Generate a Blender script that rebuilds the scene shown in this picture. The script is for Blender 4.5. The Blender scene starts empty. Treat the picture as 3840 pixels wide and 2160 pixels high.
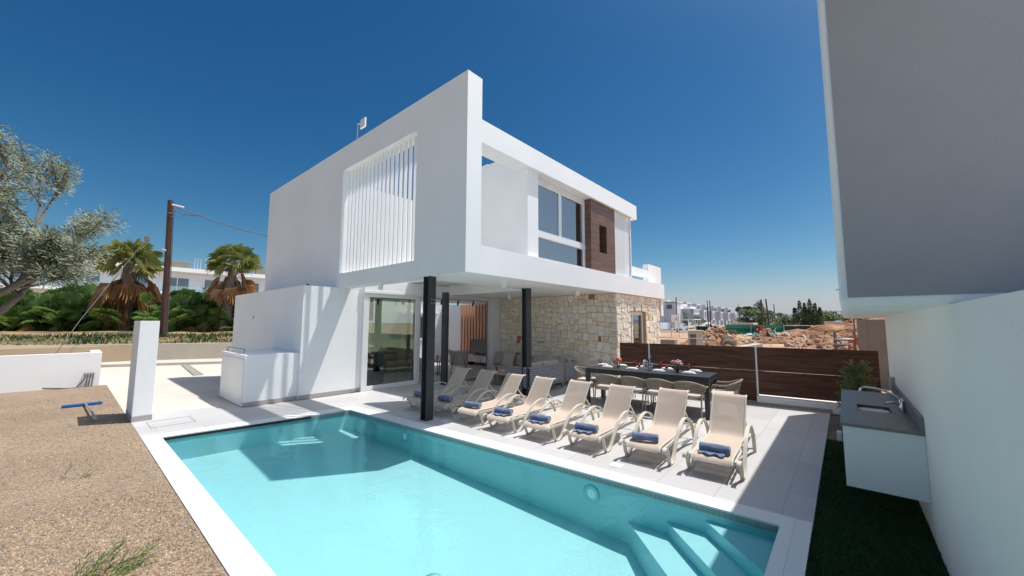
import bpy, bmesh, math, random
from mathutils import Vector, Matrix
R = math.radians
random.seed(7)
sc = bpy.context.scene
col = sc.collection

# ------------------------------------------------------------------ object helpers
def tag(o, label=None, cat=None, group=None, kind=None):
    if label: o['label'] = label
    if cat: o['category'] = cat
    if group: o['group'] = group
    if kind: o['kind'] = kind
    return o

def thing(name, label, cat, loc=(0, 0, 0), rz=0, group=None):
    o = bpy.data.objects.new(name, None)
    col.objects.link(o)
    o.location = loc
    o.rotation_euler = (0, 0, rz)
    o.empty_display_size = 0.1
    return tag(o, label, cat, group)

KIDS = {}
def dup(o, loc=None, rz=None, label=None, group=None, parent=None, scale=None):
    c = o.copy()
    col.objects.link(c)
    if parent: c.parent = parent
    if loc is not None: c.location = loc
    if rz is not None: c.rotation_euler = (0, 0, rz)
    if scale is not None: c.scale = scale if hasattr(scale, '__len__') else (scale,) * 3
    if label: c['label'] = label
    if group: c['group'] = group
    for k in KIDS.get(o.name, []):
        dup(k, parent=c)
    return c

class MB:
    """collects faces and links them as ONE mesh object"""
    def __init__(s): s.v = []; s.f = []; s.c = []; s.col = None; s.m = []; s.mi = 0; s.sm = []; s.s = False
    def add(s, vs, fs):
        b = len(s.v); s.v.extend([tuple(v) for v in vs])
        for f in fs:
            s.f.append([b + i for i in f]); s.c.append(s.col); s.m.append(s.mi); s.sm.append(s.s)
        return s
    def box(s, a, b, M=None):
        x0, y0, z0 = a; x1, y1, z1 = b
        vs = [Vector(p) for p in ((x0,y0,z0),(x1,y0,z0),(x1,y1,z0),(x0,y1,z0),(x0,y0,z1),(x1,y0,z1),(x1,y1,z1),(x0,y1,z1))]
        if M: vs = [M @ v for v in vs]
        return s.add(vs, [(3,2,1,0),(4,5,6,7),(0,1,5,4),(1,2,6,5),(2,3,7,6),(3,0,4,7)])
    def rbox(s, a, b, r=0.01, M=None):
        """box with chamfered edges"""
        x0, y0, z0 = a; x1, y1, z1 = b
        r = min(r, (x1-x0)*.45, (y1-y0)*.45, (z1-z0)*.45)
        bm = bmesh.new(); bmesh.ops.create_cube(bm, size=1)
        for v in bm.verts: v.co = Vector(((x0+x1)/2 + v.co.x*(x1-x0), (y0+y1)/2 + v.co.y*(y1-y0), (z0+z1)/2 + v.co.z*(z1-z0)))
        bmesh.ops.bevel(bm, geom=bm.edges[:], offset=r, segments=2, affect='EDGES', profile=0.5)
        bm.verts.index_update()
        vs = [M @ v.co if M else v.co.copy() for v in bm.verts]
        fs = [[v.index for v in f.verts] for f in bm.faces]
        bm.free()
        return s.add(vs, fs)
    def quad(s, *p): return s.add(p, [tuple(range(len(p)))])
    def prism(s, poly, z0, z1):
        n = len(poly)
        vs = [(x, y, z0) for x, y in poly] + [(x, y, z1) for x, y in poly]
        fs = [tuple(range(n-1, -1, -1)), tuple(range(n, 2*n))] + [(i, (i+1) % n, n+(i+1) % n, n+i) for i in range(n)]
        return s.add(vs, fs)
    def tube(s, pts, r, n=6, cap=True, smooth=True):
        pts = [Vector(p) for p in pts]; N = len(pts)
        rs = r if hasattr(r, '__len__') else [r]*N
        vs = []; t0 = None; u = None
        for i, p in enumerate(pts):
            t = (pts[min(i+1, N-1)] - pts[max(i-1, 0)])
            if t.length < 1e-9: t = Vector((0, 0, 1))
            t.normalize()
            if u is None:
                u = t.orthogonal().normalized()
            else:
                u = (u - t*u.dot(t))
                u = u.normalized() if u.length > 1e-6 else t.orthogonal().normalized()
            w = t.cross(u)
            for k in range(n):
                a = 2*math.pi*k/n
                vs.append(p + (u*math.cos(a) + w*math.sin(a))*rs[i])
        fs = []
        for i in range(N-1):
            for k in range(n):
                fs.append((i*n+k, i*n+(k+1) % n, (i+1)*n+(k+1) % n, (i+1)*n+k))
        o = s.s; s.s = smooth; s.add(vs, fs); s.s = o
        if cap:
            s.add(vs[:n], [tuple(range(n-1, -1, -1))]); s.add(vs[-n:], [tuple(range(n))])
        return s
    def strap(s, pts, side, w, th):
        """flat band: path pts, width w along vector side, thickness th"""
        pts = [Vector(p) for p in pts]; side = Vector(side).normalized(); N = len(pts); vs = []
        for i, p in enumerate(pts):
            t = (pts[min(i+1, N-1)] - pts[max(i-1, 0)]).normalized()
            nn = side.cross(t).normalized()
            for a, b in ((-1,-1),(1,-1),(1,1),(-1,1)):
                vs.append(p + side*(a*w/2) + nn*(b*th/2))
        fs = []
        for i in range(N-1):
            for k in range(4): fs.append((i*4+k, i*4+(k+1) % 4, (i+1)*4+(k+1) % 4, (i+1)*4+k))
        fs += [(3,2,1,0), tuple((N-1)*4+k for k in range(4))]
        return s.add(vs, fs)
    def lathe(s, prof, n=12, c=(0,0,0), smooth=True, cap=True):
        vs = []; fs = []
        for r, z in prof:
            for k in range(n):
                a = 2*math.pi*k/n; vs.append((c[0]+r*math.cos(a), c[1]+r*math.sin(a), c[2]+z))
        for i in range(len(prof)-1):
            for k in range(n): fs.append((i*n+k, i*n+(k+1) % n, (i+1)*n+(k+1) % n, (i+1)*n+k))
        o = s.s; s.s = smooth; s.add(vs, fs); s.s = o
        if cap:
            if prof[0][0] > 1e-4: s.add(vs[:n], [tuple(range(n-1, -1, -1))])
            if prof[-1][0] > 1e-4: s.add(vs[-n:], [tuple(range(n))])
        return s
    def blob(s, c, r, sub=1, jit=0.0, sq=(1,1,1), rnd=random):
        bm = bmesh.new(); bmesh.ops.create_icosphere(bm, subdivisions=sub, radius=1)
        bm.verts.index_update()
        vs = []
        for v in bm.verts:
            k = r*(1+rnd.uniform(-jit, jit)); vs.append((c[0]+v.co.x*k*sq[0], c[1]+v.co.y*k*sq[1], c[2]+v.co.z*k*sq[2]))
        fs = [[v.index for v in f.verts] for f in bm.faces]; bm.free()
        return s.add(vs, fs)
    def build(s, name, mats, parent=None, world=False, sub=0):
        me = bpy.data.meshes.new(name)
        off = parent.location if (parent is not None and world) else Vector((0, 0, 0))
        vs = [(v[0]-off[0], v[1]-off[1], v[2]-off[2]) for v in s.v]
        me.from_pydata(vs, [], s.f)
        if not isinstance(mats, (list, tuple)): mats = [mats]
        for m in mats: me.materials.append(m)
        me.polygons.foreach_set('use_smooth', s.sm)
        me.polygons.foreach_set('material_index', s.m)
        if any(c is not None for c in s.c):
            at = me.color_attributes.new('col', 'FLOAT_COLOR', 'CORNER')
            buf = []
            for f, c in zip(s.f, s.c):
                c = c or (1, 1, 1)
                buf.extend([c[0], c[1], c[2], 1.0]*len(f))
            at.data.foreach_set('color', buf)
        me.update()
        o = bpy.data.objects.new(name, me); col.objects.link(o)
        if parent is not None:
            o.parent = parent; KIDS.setdefault(parent.name, []).append(o)
        if sub:
            md = o.modifiers.new('sub', 'SUBSURF'); md.levels = sub; md.render_levels = sub
        return o

def bez(pts, n=6):
    """Catmull-Rom through 3D points"""
    P = [Vector(p) for p in pts]; out = []
    for i in range(len(P)-1):
        a = P[max(i-1, 0)]; b = P[i]; c = P[i+1]; d = P[min(i+2, len(P)-1)]
        for k in range(n):
            t = k/n
            out.append(0.5*((2*b) + (c-a)*t + (2*a-5*b+4*c-d)*t*t + (3*b-a-3*c+d)*t*t*t))
    out.append(P[-1]); return out

# ------------------------------------------------------------------ materials
def newmat(name):
    m = bpy.data.materials.new(name); m.use_nodes = True
    nt = m.node_tree; nt.nodes.clear()
    out = nt.nodes.new('ShaderNodeOutputMaterial')
    return m, nt, out
def nd(nt, t, **kw):
    n = nt.nodes.new('ShaderNode'+t)
    for k, v in kw.items():
        if k in n.inputs: n.inputs[k].default_value = v
        else: setattr(n, k, v)
    return n
def rgba(c): return (c[0], c[1], c[2], 1)

def pmat(name, c, rough=0.6, var=0.12, scale=3.0, bump=0.0, bscale=60.0, metal=0.0, spec=0.5, stretch=(1,1,1), c2=None, detail=4, attr=False, bdist=0.01):
    """principled with noise-driven colour variation and optional fine bump"""
    m, nt, out = newmat(name); L = nt.links.new
    b = nd(nt, 'BsdfPrincipled'); b.inputs['Roughness'].default_value = rough
    b.inputs['Metallic'].default_value = metal; b.inputs['Specular IOR Level'].default_value = spec
    tc = nd(nt, 'TexCoord'); mp = nd(nt, 'Mapping'); mp.inputs['Scale'].default_value = stretch
    L(tc.outputs['Object'], mp.inputs['Vector'])
    n = nd(nt, 'TexNoise'); n.inputs['Scale'].default_value = scale; n.inputs['Detail'].default_value = detail; n.inputs['Roughness'].default_value = 0.6
    L(mp.outputs[0], n.inputs['Vector'])
    r = nd(nt, 'ValToRGB'); r.color_ramp.elements[0].position = 0.3; r.color_ramp.elements[1].position = 0.7
    a = tuple(max(0, x*(1-var)) for x in c); z = c2 or tuple(min(1, x*(1+var)) for x in c)
    r.color_ramp.elements[0].color = rgba(a); r.color_ramp.elements[1].color = rgba(z)
    L(n.outputs['Fac'], r.inputs['Fac'])
    src = r.outputs['Color']
    if attr:
        at = nd(nt, 'Attribute', attribute_name='col')
        mx = nd(nt, 'MixRGB', blend_type='MULTIPLY'); mx.inputs['Fac'].default_value = 1
        L(at.outputs['Color'], mx.inputs['Color1']); L(src, mx.inputs['Color2']); src = mx.outputs['Color']
    L(src, b.inputs['Base Color'])
    if bump > 0:
        n2 = nd(nt, 'TexNoise'); n2.inputs['Scale'].default_value = bscale; n2.inputs['Detail'].default_value = 3
        L(mp.outputs[0], n2.inputs['Vector'])
        bp = nd(nt, 'Bump'); bp.inputs['Strength'].default_value = bump; bp.inputs['Distance'].default_value = bdist
        L(n2.outputs['Fac'], bp.inputs['Height']); L(bp.outputs[0], b.inputs['Normal'])
    L(b.outputs[0], out.inputs['Surface'])
    return m

def wood_mat(name, c1, c2, c3, scale=2.0, stretch=(1, 1, 14), rough=0.5, bump=0.15, plank=0.0):
    m, nt, out = newmat(name); L = nt.links.new
    b = nd(nt, 'BsdfPrincipled'); b.inputs['Roughness'].default_value = rough
    tc = nd(nt, 'TexCoord'); mp = nd(nt, 'Mapping'); mp.inputs['Scale'].default_value = stretch
    L(tc.outputs['Object'], mp.inputs['Vector'])
    n = nd(nt, 'TexNoise'); n.inputs['Scale'].default_value = scale; n.inputs['Detail'].default_value = 8; n.inputs['Roughness'].default_value = 0.65; n.inputs['Distortion'].default_value = 0.6
    L(mp.outputs[0], n.inputs['Vector'])
    r = nd(nt, 'ValToRGB'); e = r.color_ramp.elements
    e[0].position = 0.3; e[0].color = rgba(c1); e[1].position = 0.72; e[1].color = rgba(c3)
    k = e.new(0.5); k.color = rgba(c2)
    L(n.outputs['Fac'], r.inputs['Fac'])
    L(r.outputs[0], b.inputs['Base Color'])
    bp = nd(nt, 'Bump'); bp.inputs['Strength'].default_value = bump; bp.inputs['Distance'].default_value = 0.005
    L(n.outputs['Fac'], bp.inputs['Height']); L(bp.outputs[0], b.inputs['Normal'])
    L(b.outputs[0], out.inputs['Surface'])
    return m

def tile_mat(name, c, grout, w, h, mort, rough=0.45, var=0.06, nscale=1.2, rot=0, off=(0,0,0), offset=0.5, bump=0.1, veins=0.0):
    m, nt, out = newmat(name); L = nt.links.new
    b = nd(nt, 'BsdfPrincipled'); b.inputs['Roughness'].default_value = rough
    tc = nd(nt, 'TexCoord'); mp = nd(nt, 'Mapping'); mp.inputs['Rotation'].default_value = (0, 0, rot); mp.inputs['Location'].default_value = off
    L(tc.outputs['Object'], mp.inputs['Vector'])
    br = nd(nt, 'TexBrick'); br.offset = offset
    br.inputs['Scale'].default_value = 1; br.inputs['Brick Width'].default_value = w; br.inputs['Row Height'].default_value = h
    br.inputs['Mortar Size'].default_value = mort; br.inputs['Mortar Smooth'].default_value = 0.1; br.inputs['Bias'].default_value = 0
    br.inputs['Color1'].default_value = rgba(tuple(x*(1-var) for x in c)); br.inputs['Color2'].default_value = rgba(tuple(x*(1+var) for x in c)); br.inputs['Mortar'].default_value = rgba(grout)
    L(mp.outputs[0], br.inputs['Vector'])
    n = nd(nt, 'TexNoise'); n.inputs['Scale'].default_value = nscale; n.inputs['Detail'].default_value = 8; n.inputs['Roughness'].default_value = 0.62
    L(tc.outputs['Object'], n.inputs['Vector'])
    r = nd(nt, 'ValToRGB'); r.color_ramp.elements[0].position = 0.25; r.color_ramp.elements[1].position = 0.75
    g = 1-var*1.8; r.color_ramp.elements[0].color = (g, g, g, 1); r.color_ramp.elements[1].color = (1, 1, 1, 1)
    L(n.outputs['Fac'], r.inputs['Fac'])
    mx = nd(nt, 'MixRGB', blend_type='MULTIPLY'); mx.inputs['Fac'].default_value = 1
    L(br.outputs['Color'], mx.inputs['Color1']); L(r.outputs[0], mx.inputs['Color2'])
    L(mx.outputs[0], b.inputs['Base Color'])
    bp = nd(nt, 'Bump'); bp.inputs['Strength'].default_value = bump; bp.inputs['Distance'].default_value = 0.003; bp.invert = True
    L(br.outputs['Fac'], bp.inputs['Height']); L(bp.outputs[0], b.inputs['Normal'])
    L(b.outputs[0], out.inputs['Surface'])
    return m

def glass_mat(name, tint, ior=1.5, boost=0.04, rough=0.0):
    m, nt, out = newmat(name); L = nt.links.new
    fr = nd(nt, 'Fresnel'); fr.inputs['IOR'].default_value = ior
    ad = nd(nt, 'Math', operation='ADD'); ad.inputs[1].default_value = boost; ad.use_clamp = True
    L(fr.outputs[0], ad.inputs[0])
    t = nd(nt, 'BsdfTransparent'); t.inputs['Color'].default_value = rgba(tint)
    g = nd(nt, 'BsdfGlossy'); g.inputs['Roughness'].default_value = rough
    mx = nd(nt, 'MixShader'); L(ad.outputs[0], mx.inputs['Fac']); L(t.outputs[0], mx.inputs[1]); L(g.outputs[0], mx.inputs[2])
    L(mx.outputs[0], out.inputs['Surface'])
    return m

def water_mat():
    m, nt, out = newmat('pool_water'); L = nt.links.new
    tc = nd(nt, 'TexCoord'); n = nd(nt, 'TexNoise'); n.inputs['Scale'].default_value = 5.0; n.inputs['Detail'].default_value = 3; n.inputs['Roughness'].default_value = 0.55
    L(tc.outputs['Object'], n.inputs['Vector'])
    bp = nd(nt, 'Bump'); bp.inputs['Strength'].default_value = 0.16; bp.inputs['Distance'].default_value = 0.04
    L(n.outputs['Fac'], bp.inputs['Height'])
    fr = nd(nt, 'Fresnel'); fr.inputs['IOR'].default_value = 1.33; L(bp.outputs[0], fr.inputs['Normal'])
    t = nd(nt, 'BsdfTransparent'); t.inputs['Color'].default_value = rgba(WATER_TINT)
    g = nd(nt, 'BsdfGlossy'); g.inputs['Roughness'].default_value = 0.004; g.inputs['Color'].default_value = (0.28, 0.90, 0.97, 1); L(bp.outputs[0], g.inputs['Normal'])
    mx = nd(nt, 'MixShader'); L(fr.outputs[0], mx.inputs['Fac']); L(t.outputs[0], mx.inputs[1]); L(g.outputs[0], mx.inputs[2])
    L(mx.outputs[0], out.inputs['Surface'])
    return m

def sheer_mat(name, c, alpha, rough=0.7, scale=0):
    """cloth or perforated sheet that lets part of the light through"""
    m, nt, out = newmat(name); L = nt.links.new
    b = nd(nt, 'BsdfPrincipled'); b.inputs['Roughness'].default_value = rough; b.inputs['Base Color'].default_value = rgba(c)
    t = nd(nt, 'BsdfTransparent'); mx = nd(nt, 'MixShader'); mx.inputs['Fac'].default_value = alpha
    tc = nd(nt, 'TexCoord')
    if scale:
        v = nd(nt, 'TexVoronoi'); v.inputs['Scale'].default_value = scale; v.inputs['Randomness'].default_value = 0.1
        L(tc.outputs['Object'], v.inputs['Vector'])
        mt = nd(nt, 'Math', operation='GREATER_THAN'); mt.inputs[1].default_value = alpha
        L(v.outputs['Distance'], mt.inputs[0]); L(mt.outputs[0], mx.inputs['Fac'])
    else:
        n = nd(nt, 'TexNoise'); n.inputs['Scale'].default_value = 240; L(tc.outputs['Object'], n.inputs['Vector'])
        hs = nd(nt, 'MixRGB', blend_type='MULTIPLY'); hs.inputs['Fac'].default_value = 0.25; hs.inputs['Color1'].default_value = rgba(c)
        L(n.outputs['Fac'], hs.inputs['Color2']); L(hs.outputs[0], b.inputs['Base Color'])
    L(b.outputs[0], mx.inputs[1]); L(t.outputs[0], mx.inputs[2]); L(mx.outputs[0], out.inputs['Surface'])
    return m

def leaf_mat(name, c1, c2, trans=0.25, scale=1.5, rough=0.55):
    m, nt, out = newmat(name); L = nt.links.new
    tc = nd(nt, 'TexCoord'); n = nd(nt, 'TexNoise'); n.inputs['Scale'].default_value = scale; n.inputs['Detail'].default_value = 5
    L(tc.outputs['Object'], n.inputs['Vector'])
    r = nd(nt, 'ValToRGB'); r.color_ramp.elements[0].position = 0.32; r.color_ramp.elements[1].position = 0.68
    r.color_ramp.elements[0].color = rgba(c1); r.color_ramp.elements[1].color = rgba(c2)
    L(n.outputs['Fac'], r.inputs['Fac'])
    b = nd(nt, 'BsdfPrincipled'); b.inputs['Roughness'].default_value = rough; L(r.outputs[0], b.inputs['Base Color'])
    t = nd(nt, 'BsdfTranslucent'); L(r.outputs[0], t.inputs['Color'])
    mx = nd(nt, 'MixShader'); mx.inputs['Fac'].default_value = trans
    L(b.outputs[0], mx.inputs[1]); L(t.outputs[0], mx.inputs[2]); L(mx.outputs[0], out.inputs['Surface'])
    return m

def gravel_mat(name, cs, scale, bump=0.8):
    m, nt, out = newmat(name); L = nt.links.new
    b = nd(nt, 'BsdfPrincipled'); b.inputs['Roughness'].default_value = 0.9
    tc = nd(nt, 'TexCoord'); v = nd(nt, 'TexVoronoi'); v.inputs['Scale'].default_value = scale
    L(tc.outputs['Object'], v.inputs['Vector'])
    r = nd(nt, 'ValToRGB'); e = r.color_ramp.elements
    e[0].position = 0; e[0].color = rgba(cs[0]); e[1].position = 1; e[1].color = rgba(cs[-1])
    for i, c in enumerate(cs[1:-1]): k = e.new((i+1)/(len(cs)-1)); k.color = rgba(c)
    sx = nd(nt, 'SeparateColor'); L(v.outputs['Color'], sx.inputs[0]); L(sx.outputs[0], r.inputs['Fac'])
    n = nd(nt, 'TexNoise'); n.inputs['Scale'].default_value = 0.7; n.inputs['Detail'].default_value = 6; L(tc.outputs['Object'], n.inputs['Vector'])
    mx = nd(nt, 'MixRGB', blend_type='OVERLAY'); mx.inputs['Fac'].default_value = 0.35; L(r.outputs[0], mx.inputs['Color1']); L(n.outputs['Fac'], mx.inputs['Color2'])
    L(mx.outputs[0], b.inputs['Base Color'])
    bp = nd(nt, 'Bump'); bp.inputs['Strength'].default_value = bump; bp.inputs['Distance'].default_value = 0.02; bp.invert = True
    L(v.outputs['Distance'], bp.inputs['Height']); L(bp.outputs[0], b.inputs['Normal']); L(b.outputs[0], out.inputs['Surface'])
    return m

WATER_TINT = (0.84, 0.985, 0.99)
M = {}
M['stucco'] = pmat('white_stucco', (0.86, 0.86, 0.85), 0.85, 0.035, 0.7, 0.5, 70, bdist=0.008, detail=9)
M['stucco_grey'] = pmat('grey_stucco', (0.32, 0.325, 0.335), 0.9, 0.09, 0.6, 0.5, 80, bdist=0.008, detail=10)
M['stucco_warm'] = pmat('warm_white_stucco', (0.84, 0.815, 0.77), 0.85, 0.05, 0.5, 0.5, 70, bdist=0.008, detail=10)
M['ceil'] = pmat('white_paint', (0.88, 0.88, 0.87), 0.8, 0.02, 1.0)
M['interior'] = pmat('interior_paint', (0.72, 0.72, 0.73), 0.8, 0.02, 1.0)
M['deck'] = tile_mat('deck_tile', (0.545, 0.53, 0.52), (0.40, 0.385, 0.37), 1.2, 0.6, 0.005, 0.5, 0.075, 0.9, off=(0.05, 0.03, 0))
M['coping'] = tile_mat('coping_stone', (0.80, 0.79, 0.78), (0.55, 0.53, 0.5), 0.9, 5.0, 0.002, 0.55, 0.03, 0.8, rot=R(90))
M['room_floor'] = tile_mat('room_tile', (0.50, 0.47, 0.45), (0.3, 0.28, 0.27), 1.2, 0.6, 0.004, 0.35, 0.05, 1.6)
M['skirt'] = pmat('grey_skirting_tile', (0.38, 0.36, 0.35), 0.5, 0.06, 2)
M['drive'] = pmat('driveway_concrete', (0.60, 0.545, 0.465), 0.9, 0.10, 0.5, 0.25, 12, detail=8)
M['kerb'] = pmat('kerb_concrete', (0.55, 0.50, 0.43), 0.9, 0.08, 2, 0.2, 30)
M['beige_wall'] = pmat('beige_render', (0.60, 0.53, 0.43), 0.9, 0.08, 0.9, 0.3, 40, detail=8)
M['concrete'] = pmat('raw_concrete', (0.22, 0.20, 0.175), 0.9, 0.1, 1.5, 0.3, 30)
M['metal_dark'] = pmat('dark_steel', (0.035, 0.037, 0.042), 0.45, 0.15, 3, 0.08, 40, spec=0.5)
M['metal_white'] = pmat('white_aluminium', (0.78, 0.78, 0.78), 0.4, 0.03, 2)
M['barrier_steel'] = pmat('barrier_steel', (0.30, 0.29, 0.28), 0.6, 0.1, 5)
M['sink_steel'] = pmat('sink_steel', (0.10, 0.095, 0.09), 0.35, 0.1, 5, metal=0.7)
M['metal_grey'] = pmat('galvanised_steel', (0.42, 0.42, 0.42), 0.45, 0.1, 5, metal=0.6)
M['chrome'] = pmat('chrome', (0.75, 0.75, 0.77), 0.12, 0.02, 2, metal=1.0)
M['steel_top'] = pmat('brushed_countertop', (0.21, 0.185, 0.175), 0.42, 0.12, 3.0, 0.1, 30, stretch=(1, 12, 1))
M['wood_fence'] = wood_mat('fence_wood', (0.045, 0.018, 0.010), (0.095, 0.042, 0.023), (0.17, 0.085, 0.050), 1.4, (1.0, 1.0, 16), 0.8)
M['wood_clad'] = wood_mat('cladding_wood', (0.075, 0.036, 0.024), (0.15, 0.078, 0.052), (0.24, 0.135, 0.095), 1.5, (1.2, 1.2, 18), 0.55)
M['wood_slat'] = wood_mat('slat_wood', (0.48, 0.20, 0.095), (0.62, 0.29, 0.15), (0.72, 0.38, 0.21), 2.0, (6, 6, 0.6), 0.5)
M['wood_pole'] = wood_mat('pole_wood', (0.045, 0.022, 0.016), (0.085, 0.042, 0.032), (0.13, 0.07, 0.055), 2.0, (8, 8, 0.4), 0.8)
M['stake'] = wood_mat('stake_wood', (0.24, 0.14, 0.05), (0.34, 0.20, 0.08), (0.42, 0.26, 0.12), 3.0, (8, 8, 0.6), 0.8)
M['stone'] = pmat('field_stone', (0.92, 0.92, 0.92), 0.9, 0.10, 9, 0.6, 45, attr=True, bdist=0.012, detail=8)
M['mortar'] = pmat('stone_mortar', (0.50, 0.43, 0.33), 0.95, 0.12, 8, 0.4, 60)
M['sandstone'] = pmat('cut_sandstone', (0.50, 0.37, 0.22), 0.9, 0.12, 3, 0.3, 60)
M['glass_green'] = glass_mat('green_tinted_glass', (0.62, 0.68, 0.56), 1.5, 0.20)
M['glass_blue'] = glass_mat('window_glass', (0.55, 0.58, 0.62), 1.5, 0.34)
M['glass_clear'] = glass_mat('clear_glass', (0.90, 0.95, 0.94), 1.45, 0.02)
M['glass_far'] = pmat('far_window_glass', (0.10, 0.14, 0.19), 0.15, 0.2, 1)
M['glass_rail'] = glass_mat('glass_railing', (0.75, 0.90, 0.90), 1.5, 0.12)
M['dark'] = pmat('dark_void', (0.012, 0.012, 0.012), 0.8, 0.1, 2)
M['black_plastic'] = pmat('black_plastic', (0.02, 0.02, 0.02), 0.4, 0.1, 2)
M['pool_tile'] = tile_mat('pool_mosaic', (0.37, 0.555, 0.575), (0.34, 0.525, 0.545), 0.05, 0.05, 0.002, 0.4, 0.02, 2.0, offset=0.0, bump=0.0)
M['step_tile'] = tile_mat('step_mosaic', (0.38, 0.56, 0.58), (0.36, 0.535, 0.555), 0.05, 0.05, 0.002, 0.4, 0.02, 2.0, offset=0.0, bump=0.0)
M['band_tile'] = tile_mat('waterline_mosaic', (0.36, 0.37, 0.33), (0.24, 0.25, 0.22), 0.05, 0.05, 0.003, 0.4, 0.08, 2.0, offset=0.0)
M['water'] = water_mat()
M['sling'] = sheer_mat('beige_sling_fabric', (0.72, 0.58, 0.47), 0.26, 0.75)
M['lounger_frame'] = pmat('cream_frame_plastic', (0.62, 0.56, 0.47), 0.42, 0.03, 3)
M['towel'] = pmat('blue_towel', (0.175, 0.21, 0.33), 0.95, 0.18, 14, 0.9, 220, bdist=0.01)
M['towel_light'] = pmat('towel_edge', (0.35, 0.42, 0.56), 0.95, 0.1, 14, 0.6, 200)
M['taupe_metal'] = pmat('taupe_metal', (0.30, 0.26, 0.21), 0.5, 0.04, 3)
M['rope'] = pmat('taupe_rope', (0.26, 0.225, 0.175), 0.9, 0.2, 30, 0.5, 150)
M['cushion'] = pmat('greige_cushion', (0.48, 0.425, 0.38), 0.95, 0.06, 6, 0.3, 160)
M['cushion_light'] = pmat('light_seat_cushion', (0.56, 0.48, 0.43), 0.95, 0.05, 6, 0.3, 160)
M['cushion_dark'] = pmat('dark_taupe_cushion', (0.38, 0.34, 0.31), 0.95, 0.08, 6, 0.3, 160)
M['china'] = pmat('white_china', (0.85, 0.85, 0.86), 0.2, 0.02, 4)
M['wine'] = pmat('rose_wine', (0.60, 0.02, 0.04), 0.15, 0.1, 3)
M['table'] = pmat('charcoal_table', (0.030, 0.030, 0.034), 0.42, 0.12, 4, 0.05, 60)
M['leaf_green'] = leaf_mat('green_leaf', (0.02, 0.055, 0.012), (0.075, 0.13, 0.03))
M['leaf_palm'] = leaf_mat('palm_leaf', (0.12, 0.17, 0.035), (0.42, 0.42, 0.14), 0.4, 0.8)
M['leaf_hedge'] = leaf_mat('fan_shrub_leaf', (0.035, 0.10, 0.020), (0.23, 0.34, 0.08), 0.4, 0.9)
M['leaf_dry'] = leaf_mat('dry_palm_leaf', (0.22, 0.105, 0.05), (0.50, 0.28, 0.12), 0.2, 1.6)
M['leaf_olive'] = leaf_mat('olive_leaf', (0.10, 0.12, 0.07), (0.32, 0.34, 0.22), 0.15, 2.5)
M['leaf_conifer'] = leaf_mat('conifer_sprig', (0.07, 0.12, 0.04), (0.20, 0.28, 0.10), 0.3, 5)
M['leaf_sprig'] = leaf_mat('bright_sprig', (0.10, 0.16, 0.04), (0.24, 0.32, 0.09), 0.3, 5)
M['leaf_far'] = leaf_mat('far_tree_leaf', (0.06, 0.10, 0.03), (0.19, 0.23, 0.07), 0.15, 0.35)
M['leaf_far2'] = leaf_mat('far_dark_leaf', (0.045, 0.075, 0.032), (0.14, 0.17, 0.075), 0.15, 0.35)
M['bark'] = pmat('palm_bark', (0.20, 0.15, 0.12), 0.95, 0.3, 6, 0.8, 14, stretch=(1, 1, 4), bdist=0.04)
M['bark_grey'] = pmat('grey_bark', (0.16, 0.14, 0.11), 0.95, 0.25, 5, 0.6, 18, bdist=0.03)
M['gravel'] = gravel_mat('gravel_bed', [(0.19, 0.135, 0.09), (0.40, 0.275, 0.17), (0.33, 0.23, 0.15), (0.23, 0.19, 0.16), (0.46, 0.34, 0.225)], 52)
M['gravel_dark'] = gravel_mat('dark_gravel', [(0.08, 0.07, 0.06), (0.2, 0.18, 0.15), (0.14, 0.12, 0.1)], 60)
M['pebble'] = pmat('pebble', (0.9, 0.9, 0.9), 0.9, 0.12, 30, attr=True)
M['turf'] = leaf_mat('artificial_turf', (0.016, 0.055, 0.010), (0.045, 0.12, 0.022), 0.1, 20)
M['turf_base'] = pmat('turf_backing', (0.012, 0.035, 0.010), 0.9, 0.2, 10)
M['dirt'] = pmat('site_dirt', (0.44, 0.21, 0.105), 0.95, 0.25, 0.35, 0.6, 3, detail=10, c2=(0.58, 0.40, 0.26), bdist=0.1)
M['rock'] = pmat('rubble_rock', (0.42, 0.26, 0.155), 0.95, 0.25, 1.2, 0.5, 6, c2=(0.60, 0.44, 0.31), bdist=0.05)
M['heap'] = pmat('earth_heap', (0.33, 0.14, 0.065), 0.95, 0.3, 0.8, 0.8, 4, c2=(0.48, 0.27, 0.15), detail=10, bdist=0.15)
M['grass_dry'] = pmat('garden_soil', (0.10, 0.11, 0.035), 0.95, 0.4, 0.8, 0.6, 8, c2=(0.42, 0.28, 0.15), detail=10, bdist=0.05)
M['ground'] = pmat('ground_earth', (0.34, 0.26, 0.17), 0.95, 0.2, 0.1, 0.3, 2, detail=8)
M['green_net'] = pmat('green_netting', (0.006, 0.11, 0.075), 0.9, 0.15, 2)
M['green_net_dark'] = pmat('dark_green_netting', (0.004, 0.040, 0.035), 0.9, 0.2, 2)
M['green_net_light'] = pmat('light_green_netting', (0.02, 0.22, 0.15), 0.9, 0.12, 2)
M['van'] = pmat('white_car_paint', (0.78, 0.78, 0.80), 0.25, 0.02, 2)
M['rubber'] = pmat('black_rubber', (0.015, 0.015, 0.015), 0.8, 0.1, 5)
M['orange'] = pmat('orange_formwork', (0.50, 0.10, 0.03), 0.6, 0.15, 3)
M['red_box'] = pmat('brick_red_paint', (0.28, 0.055, 0.04), 0.7, 0.1, 3)
M['teal_plastic'] = pmat('teal_sheeting', (0.12, 0.42, 0.42), 0.5, 0.25, 4)
M['blue_plastic'] = pmat('blue_plastic', (0.012, 0.10, 0.33), 0.4, 0.06, 4)
M['far_white'] = pmat('far_white_render', (0.70, 0.70, 0.73), 0.9, 0.03, 0.3)
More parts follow.
